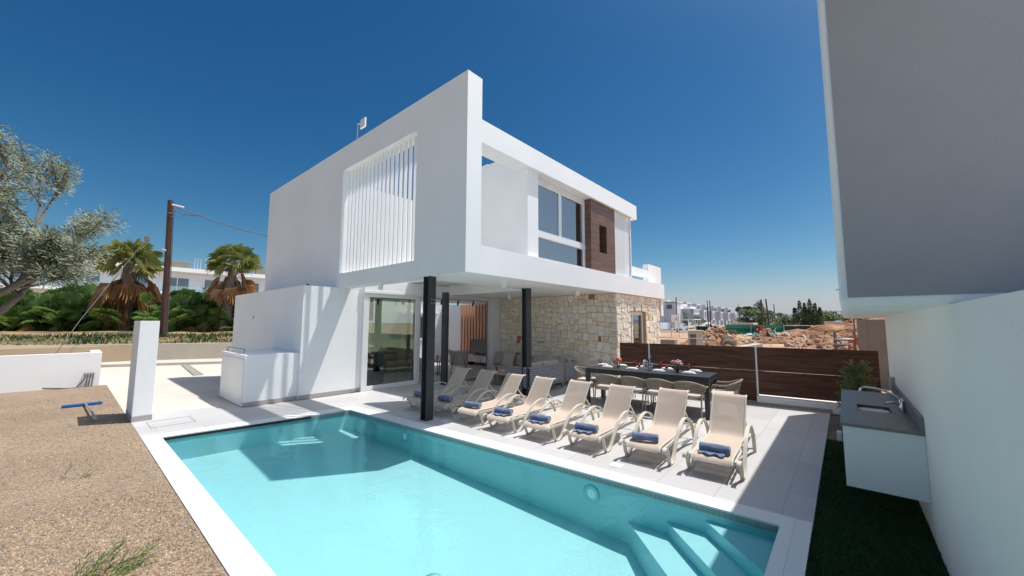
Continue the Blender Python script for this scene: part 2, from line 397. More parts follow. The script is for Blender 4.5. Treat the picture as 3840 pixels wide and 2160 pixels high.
M['far_grey'] = pmat('far_grey_and_shade', (0.50, 0.50, 0.56), 0.9, 0.03, 0.3)  # own grey of far parts, and shade put on town house sides
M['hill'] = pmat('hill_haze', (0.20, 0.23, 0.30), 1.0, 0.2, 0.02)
M['pink'] = pmat('pink_petals', (0.72, 0.38, 0.46), 0.8, 0.25, 30)
M['coral'] = pmat('coral_petals', (0.75, 0.16, 0.11), 0.8, 0.25, 30)
M['red_petal'] = pmat('red_petals', (0.55, 0.03, 0.04), 0.8, 0.25, 30)
M['cable'] = pmat('grey_cable', (0.12, 0.11, 0.11), 0.7, 0.1, 3)
M['marble'] = pmat('grey_marble', (0.30, 0.26, 0.23), 0.3, 0.5, 5, c2=(0.62, 0.58, 0.54), detail=12)
M['sofa_in'] = pmat('beige_sofa_fabric', (0.58, 0.50, 0.41), 0.95, 0.05, 6, 0.3, 160)
M['weave'] = None
def weave_mat():
    m, nt, out = newmat('grey_webbing'); L = nt.links.new
    b = nd(nt, 'BsdfPrincipled'); b.inputs['Roughness'].default_value = 0.85
    tc = nd(nt, 'TexCoord')
    br = nd(nt, 'TexBrick'); br.offset = 0.5
    br.inputs['Scale'].default_value = 1; br.inputs['Brick Width'].default_value = 0.11; br.inputs['Row Height'].default_value = 0.055; br.inputs['Mortar Size'].default_value = 0.006; br.inputs['Mortar Smooth'].default_value = 0.3
    br.inputs['Color1'].default_value = (0.27, 0.27, 0.31, 1); br.inputs['Color2'].default_value = (0.34, 0.34, 0.39, 1); br.inputs['Mortar'].default_value = (0.03, 0.03, 0.045, 1)
    sp = nd(nt, 'SeparateXYZ'); L(tc.outputs['Object'], sp.inputs[0])
    ad = nd(nt, 'Math', operation='ADD'); L(sp.outputs[0], ad.inputs[0]); L(sp.outputs[1], ad.inputs[1])
    cb = nd(nt, 'CombineXYZ'); L(ad.outputs[0], cb.inputs[0]); L(sp.outputs[2], cb.inputs[1])
    L(cb.outputs[0], br.inputs['Vector'])
    L(br.outputs['Color'], b.inputs['Base Color'])
    bp = nd(nt, 'Bump'); bp.inputs['Strength'].default_value = 0.6; bp.inputs['Distance'].default_value = 0.01; bp.invert = True
    L(br.outputs['Fac'], bp.inputs['Height']); L(bp.outputs[0], b.inputs['Normal']); L(b.outputs[0], out.inputs['Surface'])
    return m
M['weave'] = weave_mat()
# wall-facing mosaic needs vertical coordinates
def vtile(name, base):
    m = M[base].copy(); m.name = name; nt = m.node_tree
    br = [n for n in nt.nodes if n.type == 'TEX_BRICK'][0]; tc = [n for n in nt.nodes if n.type == 'TEX_COORD'][0]
    for l in list(br.inputs['Vector'].links): nt.links.remove(l)
    sp = nd(nt, 'SeparateXYZ'); nt.links.new(tc.outputs['Object'], sp.inputs[0])
    ad = nd(nt, 'Math', operation='ADD'); nt.links.new(sp.outputs[0], ad.inputs[0]); nt.links.new(sp.outputs[1], ad.inputs[1])
    cb = nd(nt, 'CombineXYZ'); nt.links.new(ad.outputs[0], cb.inputs[0]); nt.links.new(sp.outputs[2], cb.inputs[1])
    nt.links.new(cb.outputs[0], br.inputs['Vector'])
    return m
M['pool_tile_wall'] = vtile('pool_wall_mosaic', 'pool_tile')
M['band_tile_wall'] = vtile('waterline_wall_mosaic', 'band_tile')

# ------------------------------------------------------------------ camera, sun, sky
cam = bpy.data.cameras.new('camera'); co = bpy.data.objects.new('camera', cam); col.objects.link(co)
yaw, pit, rol = R(40.809), R(5.219), R(0.158)
fw = Vector((math.cos(yaw)*math.cos(pit), math.sin(yaw)*math.cos(pit), math.sin(pit)))
rt = Vector((math.sin(yaw), -math.cos(yaw), 0)); up = rt.cross(fw)
r2 = rt*math.cos(rol) + up*math.sin(rol); u2 = -rt*math.sin(rol) + up*math.cos(rol)
co.matrix_world = Matrix(((r2.x, u2.x, -fw.x, 0), (r2.y, u2.y, -fw.y, 0), (r2.z, u2.z, -fw.z, 1.85), (0, 0, 0, 1)))
cam.sensor_width = 36; cam.lens = 36*1436.63/3840; cam.clip_start = 0.05; cam.clip_end = 4000
sc.camera = co

SUN = Vector((0.345, -0.215, 1.0)).normalized()
sl = bpy.data.lights.new('sun', 'SUN'); sl.energy = 5.0; sl.angle = R(0.53); sl.color = (1.0, 0.97, 0.93)
so = bpy.data.objects.new('sun', sl); col.objects.link(so)
so.rotation_euler = SUN.to_track_quat('Z', 'Y').to_euler(); so.location = (0, 0, 30)
w = bpy.data.worlds.new('World'); sc.world = w; w.use_nodes = True
nt = w.node_tree; nt.nodes.clear()
wo = nt.nodes.new('ShaderNodeOutputWorld'); bg = nt.nodes.new('ShaderNodeBackground'); bg.inputs['Strength'].default_value = 0.10
sky = nt.nodes.new('ShaderNodeTexSky'); sky.sky_type = 'NISHITA'; sky.sun_disc = False
sky.sun_elevation = math.asin(SUN.z); sky.sun_rotation = math.atan2(SUN.x, SUN.y)
sky.air_density = 1.0; sky.dust_density = 0.3; sky.ozone_density = 2.0; sky.altitude = 50
# deepen the blue of the clear sky channel by channel (power curve and gain)
sp = nt.nodes.new('ShaderNodeSeparateColor'); cbn = nt.nodes.new('ShaderNodeCombineColor'); nt.links.new(sky.outputs[0], sp.inputs[0])
for i, (pw, gain) in enumerate(((2.05, 0.88), (1.34, 0.66), (1.12, 0.66))):
    a = nt.nodes.new('ShaderNodeMath'); a.operation = 'MULTIPLY'; a.inputs[1].default_value = 0.13
    b = nt.nodes.new('ShaderNodeMath'); b.operation = 'POWER'; b.inputs[1].default_value = pw
    c = nt.nodes.new('ShaderNodeMath'); c.operation = 'MULTIPLY'; c.inputs[1].default_value = gain*10
    nt.links.new(sp.outputs[i], a.inputs[0]); nt.links.new(a.outputs[0], b.inputs[0]); nt.links.new(b.outputs[0], c.inputs[0]); nt.links.new(c.outputs[0], cbn.inputs[i])
# pale haze along the horizon, plus added out-of-view glow lobes that brighten walls and shade
def wn(t, **kw):
    n = nt.nodes.new('ShaderNode'+t)
    for k, v in kw.items(): setattr(n, k, v)
    return n
tcw = wn('TexCoord'); nrm = wn('VectorMath', operation='NORMALIZE'); nt.links.new(tcw.outputs['Generated'], nrm.inputs[0])
spx = wn('SeparateXYZ'); nt.links.new(nrm.outputs[0], spx.inputs[0])
mr = wn('MapRange'); mr.inputs['From Min'].default_value = 0.0; mr.inputs['From Max'].default_value = 0.125; mr.inputs['To Min'].default_value = 1.0; mr.inputs['To Max'].default_value = 0.0; nt.links.new(spx.outputs[2], mr.inputs[0])
pw = wn('Math', operation='POWER'); pw.inputs[1].default_value = 1.6; nt.links.new(mr.outputs[0], pw.inputs[0])
hz = wn('MixRGB'); hz.inputs['Color2'].default_value = (3.75, 4.65, 5.9, 1); nt.links.new(pw.outputs[0], hz.inputs['Fac']); nt.links.new(cbn.outputs[0], hz.inputs['Color1'])
cur = hz.outputs[0]
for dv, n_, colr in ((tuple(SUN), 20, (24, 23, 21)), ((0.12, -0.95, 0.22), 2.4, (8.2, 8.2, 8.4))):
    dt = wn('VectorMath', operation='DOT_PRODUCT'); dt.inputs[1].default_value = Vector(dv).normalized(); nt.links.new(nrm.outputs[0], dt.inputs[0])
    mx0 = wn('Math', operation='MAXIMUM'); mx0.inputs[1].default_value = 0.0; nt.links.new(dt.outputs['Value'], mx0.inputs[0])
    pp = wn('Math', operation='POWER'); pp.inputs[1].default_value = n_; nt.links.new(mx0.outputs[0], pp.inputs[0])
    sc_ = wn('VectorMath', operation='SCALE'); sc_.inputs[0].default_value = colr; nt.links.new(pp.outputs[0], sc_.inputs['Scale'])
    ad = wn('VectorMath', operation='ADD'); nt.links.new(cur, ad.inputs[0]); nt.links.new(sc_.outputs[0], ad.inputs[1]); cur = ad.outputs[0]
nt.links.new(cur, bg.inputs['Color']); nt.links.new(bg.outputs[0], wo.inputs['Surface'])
sc.view_settings.view_transform = 'Standard'; sc.view_settings.look = 'None'; sc.view_settings.exposure = 0
sc.render.engine = 'CYCLES'
cy = sc.cycles
cy.use_denoising = True
try: cy.denoiser = 'OPENIMAGEDENOISE'
except Exception: pass
cy.max_bounces = 14; cy.diffuse_bounces = 7; cy.glossy_bounces = 7; cy.transmission_bounces = 6; cy.transparent_max_bounces = 24
cy.sample_clamp_indirect = 3.0; cy.caustics_reflective = True; cy.blur_glossy = 0.5; cy.caustics_refractive = False

# ================================================================== THE SETTING
PFL, PFR, PNR, PNL = (1.135, 8.42), (4.07, 8.07), (4.42, 0.553), (1.135, 0.553)
WZ = -0.06
def app_depth(x, y):
    d = max(0.4, math.hypot(x, y)); best = 0.6
    lo, hi = 0.0, d
    H = 1.85 - WZ; D = 1.25
    for _ in range(40):
        s = (lo+hi)/2
        th = math.atan2(d-s, H); tr = math.asin(math.sin(th)/1.33)
        if D*math.tan(tr) > s: lo = s
        else: hi = s
    th = math.atan2(d-s, H)
    return D*math.tan(math.asin(math.sin(th)/1.33))/max(1e-3, math.tan(th)) if th > 0.02 else D/1.33
def pool_xy(u, v):
    a = Vector(PNL).lerp(Vector(PNR), u); b = Vector(PFL).lerp(Vector(PFR), u); return a.lerp(b, v)

# ground: one sheet to the horizon, low under the terrace, rising over the site and the garden
def gh(x, y):
    if -3 < x < 12 and -9 < y < 23: return -1.25
    h = -0.12
    if y > 24.5 + 0.0*x and x < 60 and y > 24.5: h = 0.80 + min(0.35, (y-25)*0.03)
    elif x > 12: h = -0.5
    if x > 105: h = -0.1 + min(1.2, (x-105)*0.03)
    return h
m = MB()
xs = [-1500, -500, -200, -90, -45, -25, -14, -8, -3.2, -2.9, 2, 6, 10.9, 11.9, 12.1, 16, 22, 30, 40, 55, 75, 98, 112, 140, 190, 260, 400, 800, 1500]
ys = [-1500, -500, -200, -90, -45, -20, -9.1, -8.9, -4, 0, 4, 8, 14, 19, 22.9, 23.1, 24.4, 24.6, 28, 36, 50, 70, 110, 200, 400, 800, 1500]
vs = [(x, y, gh(x, y)) for y in ys for x in xs]; n = len(xs)
m.add(vs, [(j*n+i, j*n+i+1, (j+1)*n+i+1, (j+1)*n+i) for j in range(len(ys)-1) for i in range(n-1)])
tag(m.build('ground', M['ground']), kind='structure')

# pool basin: apparent floor, walls, mosaic band
m = MB(); N, K = 24, 48
vs = []
for j in range(K+1):
    for i in range(N+1):
        p = pool_xy(i/N, j/K); vs.append((p.x, p.y, WZ-app_depth(p.x, p.y)))
m.add(vs, [(j*(N+1)+i, j*(N+1)+i+1, (j+1)*(N+1)+i+1, (j+1)*(N+1)+i) for j in range(K) for i in range(N)])
for f in range(len(m.sm)): m.sm[f] = True
m.mi = 1
P = [PNL, PNR, PFR, PFL]
for i in range(4):
    a, b = P[i], P[(i+1) % 4]
    seg = 16
    for k in range(seg):
        p = Vector(a).lerp(Vector(b), k/seg); q = Vector(a).lerp(Vector(b), (k+1)/seg)
        m.quad((p.x, p.y, -1.1), (q.x, q.y, -1.1), (q.x, q.y, WZ-0.012), (p.x, p.y, WZ-0.012))
m.mi = 2
for i in range(4):
    a, b = P[i], P[(i+1) % 4]
    m.quad((a[0], a[1], WZ-0.012), (b[0], b[1], WZ-0.012), (b[0], b[1], -0.012), (a[0], a[1], -0.012))
tag(m.build('pool_basin', [M['pool_tile'], M['pool_tile_wall'], M['band_tile_wall']]), kind='structure')
# corner steps
def xr(y): return PNR[0] + (y-PNR[1])*(PFR[0]-PNR[0])/(PFR[1]-PNR[1]) + 0.01
m = MB()
for c, zt in ((3.20, -0.145), (2.80, -0.27), (2.35, -0.40)):
    y1 = 1.0
    for _ in range(20): y1 = xr(y1) - c
    m.prism([(c+0.545, 0.545), (4.43, 0.545), (xr(y1), y1)], -1.05, zt)
tag(m.build('pool_steps', M['step_tile']), kind='structure')
# water
m = MB(); m.quad((PNL[0], PNL[1], WZ), (PNR[0], PNR[1], WZ), (PFR[0], PFR[1], WZ), (PFL[0], PFL[1], WZ))
tag(m.build('water', M['water']), kind='structure')
# coping
CO = [(0.912, 0.326), (4.672, 0.326), (4.33, 8.36), (0.912, 8.70)]
m = MB()
for i in range(4):
    a, b, c, d = CO[i], CO[(i+1) % 4], P[(i+1) % 4], P[i]
    m.prism([a, b, (c[0], c[1]), (d[0], d[1])], -0.012, 0.006)
tag(m.build('pool_coping', M['coping']), kind='structure')
# dark overflow slot and pool fittings
m = MB()
a = Vector((PFL[0], PFL[1])); b = Vector((PFR[0], PFR[1])); t = (b-a).normalized(); nn = Vector((t.y, -t.x))
p, q = a + t*0.02, a + t*2.2
m.prism([tuple(p), tuple(q), tuple(q+nn*0.012), tuple(p+nn*0.012)], -0.052, -0.014)
o = m.build('overflow_slot', M['dark']); tag(o, 'long black overflow slot under the coping at the far pool end', 'pool slot')
def pool_light(name, c, label):
    t = thing(name, label, 'pool light', c)
    wn = Vector((-1, -0.047, 0)).normalized(); Mx = wn.to_track_quat('Z', 'Y').to_matrix().to_4x4()
    m = MB(); m.lathe([(0.06, 0.003), (0.10, 0.003), (0.104, 0.008), (0.085, 0.014), (0.06, 0.010)], 24, cap=False)
    m.v = [Mx @ Vector(v) for v in m.v]; m.v = [t_ for t_ in m.v]; m.build('ring', M['pool_tile'], t)
    m = MB(); m.lathe([(0.06, 0.004), (0.04, 0.012), (0.0001, 0.015)], 20, cap=False)
    m.v = [Mx @ Vector(v) for v in m.v]; m.build('lens', M['china'], t)
pool_light('pool_light', (xr(2.45)-0.012, 2.45, -0.22), 'round white underwater light on the long pool wall near the steps')
pool_light('pool_light', (xr(6.15)-0.012, 6.15, -0.20), 'round underwater light on the long pool wall under the steel column')
m = MB(); m.lathe([(0.0001, 0.0), (0.085, 0.0), (0.09, 0.006), (0.0001, 0.012)], 20, (2.57, 3.25, WZ-app_depth(2.57, 3.25)+0.004), cap=False)
tag(m.build('floor_drain', M['pool_tile']), 'small round drain cover on the bright pool floor', 'drain')

# deck tiles around the pool
m = MB()
m.prism([(0.912, 8.70), (4.33, 8.36), (10.72, 8.36), (10.72, 9.92), (2.60, 9.92), (2.60, 10.5), (0.912, 10.9)], -0.25, 0.0)
m.prism([(4.672, 0.326), (10.50, 0.326), (10.70, 1.6), (10.42, 4.94), (10.42, 8.359), (4.331, 8.359)], -0.25, 0.0)
tag(m.build('deck', M['deck']), kind='structure')
for x, y, lab in ((4.83, 2.36, 'small white square drain plate in the deck beside the nearer loungers'), (4.80, 5.78, 'small square drain plate in the shaded deck beside the steel column')):
    m = MB(); m.rbox((x-.075, y-.075, 0.001), (x+.075, y+.075, 0.006), .002)
    tag(m.build('drain_plate', M['china']), lab, 'drain plate')
m = MB()
for a, b in (((1.09, 9.27), (1.72, 9.285)), ((1.09, 9.86), (1.72, 9.875)), ((1.09, 9.27), (1.105, 9.875)), ((1.705, 9.27), (1.72, 9.875))):
    m.box((a[0], a[1], 0.001), (b[0], b[1], 0.005))
tag(m.build('access_hatch', M['skirt']), 'square inspection hatch outlined in the deck tiles by the white pillar', 'hatch')
# driveway, kerb, pavement
m = MB()
m.prism([(0.912, 10.89), (2.60, 10.49), (2.60, 9.93), (5.0, 9.93), (5.0, 22.0), (-14, 31.5), (-14, 16.75), (0.912, 16.75)], -0.25, -0.012)
tag(m.build('driveway', M['drive']), kind='structure')
m = MB()
def along(x, off): return 25.6 - (x)*0.5116 + off
m.prism([(-14, along(-14, -1.95)), (9, along(9, -1.95)), (9, along(9, 0.0)), (-14, along(-14, 0.0))], -0.25, 0.10)
tag(m.build('pavement', M['kerb']), kind='structure')
t = thing('channel_drain', 'narrow slotted drain channel across the pale driveway', 'drain', (3.2, 19.5, -0.012))
m = MB(); m.prism([(3.02, 17.3), (3.32, 17.3), (3.62, 21.7), (3.36, 21.7)], -0.008, -0.004); m.build('channel', M['dark'], t, world=True)
m = MB()
for k in range(22):
    f = k/21; y = 17.35+f*4.3; m.box((3.05+f*.33, y, -0.006), (3.31+f*.29, y+0.10, 0.000))
m.build('grating', M['kerb'], t, world=True)
# gravel bed with real stones on top
m = MB(); m.prism([(-14, -9), (0.9115, -9), (0.9115, 16.7), (-14, 16.7)], -0.3, -0.006)
tag(m.build('gravel_bed', M['gravel']), kind='structure')
m = MB(); rg = random.Random(3)
PAL = [(0.48, 0.34, 0.21), (0.40, 0.28, 0.17), (0.34, 0.25, 0.17), (0.24, 0.20, 0.17), (0.55, 0.42, 0.295), (0.43, 0.285, 0.17), (0.28, 0.22, 0.17)]
for k in range(30000):
    if k < 15000: x = rg.uniform(-0.9, 0.90); y = rg.uniform(0.9, 6.0)
    else: x = rg.uniform(-2.2, 0.90); y = 2.0 + 12.5*rg.random()**1.6
    r = rg.uniform(0.0055, 0.013); c = rg.choice(PAL); kk = rg.uniform(0.75, 1.15); m.col = (c[0]*kk, c[1]*kk, c[2]*kk)
    a = rg.uniform(0, 6.28); ca, sa = math.cos(a)*r, math.sin(a)*r; e = rg.uniform(.6, 1.0); z = -0.006
    tl = rg.uniform(-.4, .4)*r
    m.add([(x+ca*1.3, y+sa*1.3, z-tl), (x-sa*e, y+ca*e, z+.002), (x-ca*1.3, y-sa*1.3, z+tl), (x+sa*e, y-ca*e, z), (x+ca*.3, y+sa*.3, z+r*rg.uniform(.7, 1.1)), (x-ca*.5, y-sa*.5, z+r*.8)],
          [(0, 1, 4), (1, 5, 4), (1, 2, 5), (2, 3, 5), (3, 4, 5), (3, 0, 4)])
tag(m.build('gravel', M['pebble']), kind='stuff')
m = MB(); m.prism([(8.3, -0.49), (10.75, -0.49), (10.5, 0.325), (8.3, 0.325)], -0.3, -0.03)
tag(m.build('gravel_strip', M['gravel_dark']), kind='structure')
# artificial lawn
m = MB(); m.prism([(-6, -0.49), (8.3, -0.49), (8.3, 0.30), (4.67, 0.30), (4.67, 0.32), (-6, 0.32)], -0.3, -0.03)
tag(m.build('lawn_base', M['turf_base']), kind='structure')
m = MB()
for k in range(46000):
    x = 1.2 + 7.0*rg.random()**1.5; y = rg.uniform(-0.49, 0.325 if x < 4.67 else 0.315)
    a = rg.uniform(0, 6.28); h = rg.uniform(.025, .048); ww = .0035; lx, ly = rg.uniform(-.018, .018), rg.uniform(-.018, .018)
    dx, dy = math.cos(a)*ww, math.sin(a)*ww
    m.add([(x-dx, y-dy, -.03), (x+dx, y+dy, -.03), (x+lx, y+ly, -.03+h)], [(0, 1, 2)])
tag(m.build('grass', M['turf']), kind='stuff')
# room floor
m = MB(); m.prism([(5.33, 9.921), (12.7, 9.921), (12.7, 15.7), (5.33, 15.7)], -0.2, -0.002)
tag(m.build('room_floor', M['room_floor']), kind='structure')

# ================================================================== THE VILLA
villa = thing('white_villa', 'two-storey white modern villa with a louvred screen wall, beside the pool', 'villa', (4.42, 4.878, 0))
def vb(name, mat, *boxes, smooth=False):
    m = MB()
    for b in boxes: m.box(*b)
    return m.build(name, M[mat], villa, world=True)
# tall screen wall with its opening
vb('screen_wall', 'stucco', ((4.42, 4.878, 2.73), (4.785, 15.2, 3.08)), ((4.42, 4.878, 5.78), (4.785, 15.2, 6.41)), ((4.42, 4.878, 3.08), (4.785, 6.39, 5.78)), ((4.42, 9.60, 3.08), (4.785, 15.2, 5.78)))
m = MB()
for k in range(18):
    y = 6.39 + 0.10 + k*(3.21-0.2)/17
    m.box((4.545, y-.013, 3.08), (4.622, y+.013, 5.78))
m.build('louvre_screen', M['metal_white'], villa, world=True)
# ground floor volumes
vb('ground_floor_wall', 'stucco', ((3.753, 10.0, 0), (5.30, 15.85, 2.765)))
vb('room_back_wall', 'interior', ((5.30, 15.6, 0), (12.9, 15.85, 2.74)))
vb('room_side_wall', 'interior', ((12.6, 9.9, 0), (12.9, 15.6, 2.74)))
vb('room_side_wall', 'interior', ((5.301, 10.02, 0), (5.33, 15.6, 2.74)))
vb('room_ceiling', 'ceil', ((5.31, 10.1, 2.70), (12.6, 12.9, 2.78)), ((5.31, 12.9, 2.70), (7.0, 15.6, 2.78)))  # back part left open, an added unseen skylight for room light
vb('door_lintel', 'stucco', ((5.301, 9.90, 2.66), (10.75, 10.10, 3.05)), ((4.96, 9.995, 2.766), (5.30, 10.10, 3.05)), ((4.96, 10.101, 2.785), (12.5, 10.40, 3.19)))
vb('door_jamb', 'stucco', ((10.29, 9.84, 0), (10.80, 10.05, 2.755)))
# balcony slab with its open void, recessed ceiling, beams
vb('balcony_slab', 'stucco', ((4.786, 4.878, 2.73), (8.0, 6.40, 3.25)), ((8.0, 4.878, 2.73), (14.12, 9.90, 3.25)))
vb('patio_ceiling', 'ceil', ((6.53, 6.401, 3.03), (7.999, 9.90, 3.25)))
vb('upper_back_wall', 'stucco', ((4.79, 9.90, 3.03), (12.4, 10.10, 5.62)))
# upper room
vb('roof', 'stucco', ((4.786, 4.878, 5.18), (6.33, 5.29, 5.62)), ((6.33, 4.878, 5.18), (11.80, 6.25, 5.62)))
vb('upper_side_wall', 'stucco', ((6.33, 5.27, 3.251), (6.47, 6.98, 5.18)), ((6.33, 6.25, 5.18), (6.47, 6.98, 5.64)))
vb('pier', 'stucco', ((6.30, 5.0, 3.251), (6.675, 5.27, 5.18)))
vb('upper_room_wall', 'interior', ((6.47, 6.12, 3.251), (11.45, 6.24, 5.18)), ((11.38, 5.12, 3.251), (11.46, 6.12, 5.18)))
def window(name, boxes, panes, frame, glass, label=None):
    m = MB()
    for b in boxes: m.rbox(*b, r=.008)
    f = m.build(name, M[frame], villa, world=True)
    for b in panes:
        m = MB(); m.box(*b); g = m.build('pane', M[glass], f); g.data.transform(Matrix.Translation(-villa.location))
    return f
Y0 = 5.13
window('window', [((6.675, Y0, 5.09), (8.94, Y0+.08, 5.178)), ((6.675, Y0-.01, 3.80), (8.94, Y0+.09, 3.93)), ((6.675, Y0, 3.252), (8.94, Y0+.08, 3.33)), ((8.87, Y0, 3.33), (8.94, Y0+.08, 3.80)), ((8.87, Y0, 3.93), (8.94, Y0+.08, 5.09)),
                  ((7.70, Y0+.005, 3.93), (7.80, Y0+.055, 5.09)), ((7.78, Y0+.03, 3.93), (7.86, Y0+.075, 5.09)), ((6.675, Y0, 3.93), (6.73, Y0+.08, 5.09)), ((6.80, Y0+.02, 5.03), (7.70, Y0+.05, 5.09)), ((7.86, Y0+.02, 5.03), (8.87, Y0+.05, 5.09)), ((7.86, Y0+.02, 3.93), (8.87, Y0+.05, 3.98)), ((6.73, Y0+.02, 3.93), (7.70, Y0+.05, 3.97))],
       [((6.73, Y0+.03, 3.97), (7.70, Y0+.036, 5.03)), ((7.86, Y0+.05, 3.98), (8.87, Y0+.056, 5.03)), ((6.69, Y0+.04, 3.33), (8.87, Y0+.046, 3.80))], 'metal_white', 'glass_blue')
m = MB()
pts = [(8.56 + 0.30*k/16, 5.42 + 0.035*math.sin(k*2.3)) for k in range(17)]
for i in range(16): m.quad((pts[i][0], pts[i][1], 3.27), (pts[i+1][0], pts[i+1][1], 3.27), (pts[i+1][0], pts[i+1][1], 5.16), (pts[i][0], pts[i][1], 5.16))
m.build('curtain', M['cushion_dark'], villa, world=True)
m = MB()
pts = [(8.12 + 0.42*k/18, 5.47 + 0.035*math.sin(k*2.1)) for k in range(19)]
for i in range(18): m.quad((pts[i][0], pts[i][1], 3.27), (pts[i+1][0], pts[i+1][1], 3.27), (pts[i+1][0], pts[i+1][1], 5.16), (pts[i][0], pts[i][1], 5.16))
m.build('curtain', M['ceil'], villa, world=True)
# timber box with a slot
m = MB(); m.box((8.94, 4.95, 3.251), (9.40, 5.5, 5.179)); m.box((9.83, 4.95, 3.251), (10.35, 5.5, 5.179)); m.box((9.40, 4.95, 3.251), (9.83, 5.5, 3.79)); m.box((9.40, 4.95, 4.56), (9.83, 5.5, 5.179)); m.box((9.40, 5.32, 3.79), (9.83, 5.5, 4.56))
m.build('wood_panel', M['wood_clad'], villa, world=True)
m = MB()
rng = random.Random(5)
nx, nz = 34, 60
m = MB(); m.quad((10.36, 4.985, 3.26), (11.44, 4.985, 3.26), (11.44, 4.985, 5.17), (10.36, 4.985, 5.17))
o = m.build('mesh_screen', sheer_mat('perforated_white_sheet', (0.78, 0.78, 0.78), 0.55, 0.5, 26), villa, world=True)
vb('screen_post', 'metal_white', ((11.44, 4.955, 3.251), (11.50, 5.02, 5.179)))
vb('screen_post', 'metal_white', ((10.352, 4.96, 3.251), (10.375, 5.01, 5.179)))
# neighbouring terrace end behind the villa
vb('terrace_beam', 'stucco', ((11.65, 5.2, 3.50), (13.5, 5.45, 3.735)))
vb('terrace_end_wall', 'stucco', ((13.5, 5.2, 3.251), (14.75, 5.4, 3.97)))
# steel columns
def hcol(x, y, zt, rot=0, w=0.17, d=0.17):
    m = MB(); Mx = Matrix.Translation((x, y, 0)) @ Matrix.Rotation(rot, 4, 'Z')
    f = 0.018
    m.box((-w/2, -d/2, 0), (-w/2+f, d/2, zt), Mx); m.box((w/2-f, -d/2, 0), (w/2, d/2, zt), Mx); m.box((-w/2+f, -.008, 0), (w/2-f, .008, zt), Mx)
    m.box((-w/2-.001, -d/2-.001, 0), (w/2+.001, d/2+.001, .012), Mx)
    o = m.build('column', M['metal_dark'], villa, world=True)
    return o
hcol(4.645, 6.16, 2.765, R(90), 0.18, 0.17)
hcol(7.87, 6.29, 2.765, R(90), 0.18, 0.17)
m = MB(); m.lathe([(0.11, 0), (0.11, 2.775)], 20, (7.56, 9.22, 0)); m.build('column', M['metal_dark'], villa, world=True)
for z in (2.23, 2.30):
    for dx in (-.03, .03):
        m = MB(); m.lathe([(0.0001, 0), (.012, 0), (.012, .01), (.0001, .012)], 8, (4.645+dx, 6.05, z)); m.build('bolt', M['chrome'], villa, world=True)
# ceiling spot lamps
for x, y, z in ((6.08, 5.49, 2.73), (9.07, 5.47, 2.73), (9.07, 7.94, 2.73), (8.55, 6.9, 2.73), (4.62, 7.95, 2.73)):
    m = MB(); m.lathe([(0.055, -0.13), (0.055, 0.0)], 16, (x, y, z)); m.lathe([(0.04, -0.131), (0.0001, -0.128)], 12, (x, y, z), cap=False)
    m.build('ceiling_lamp', M['ceil'], villa, world=True)
# skirting along the pool-side wall
vb('skirting', 'skirt', ((3.75, 9.988, 0), (5.30, 9.999, 0.10)))
m = MB(); m.lathe([(0.0001, .02), (.05, .02), (.06, .005), (.062, 0)], 14, cap=False)
Mx = Matrix.Translation((3.752, 13.72, 2.0)) @ Matrix.Rotation(R(-90), 4, 'Y'); m.v = [Mx @ Vector(v) for v in m.v]
m.build('wall_vent', M['far_grey'], villa, world=True)
for x, y, dx in ((4.2, 10.35, 0), (5.0, 11.0, .12)):
    m = MB(); m.tube([(3.98+(x-4.2)*.3, y, 2.745), (3.98+(x-4.2)*.3, y, 2.83)], .035, 10); m.build('roof_pipe', M['metal_dark'], villa, world=True)
# roof antenna
a = thing('roof_antenna', 'small white panel antenna on a thin mast above the villa roof', 'antenna', (4.78, 9.67, 6.56))
m = MB(); m.tube([(0, 0, 0), (0, 0, .66)], .012, 8); m.build('mast', M['metal_grey'], a)
m = MB(); m.rbox((-.02, -.42, .44), (.03, -.16, .70), .02); m.tube([(0, 0, .64), (0, -.16, .60)], .012, 6); m.build('panel', M['metal_white'], a)

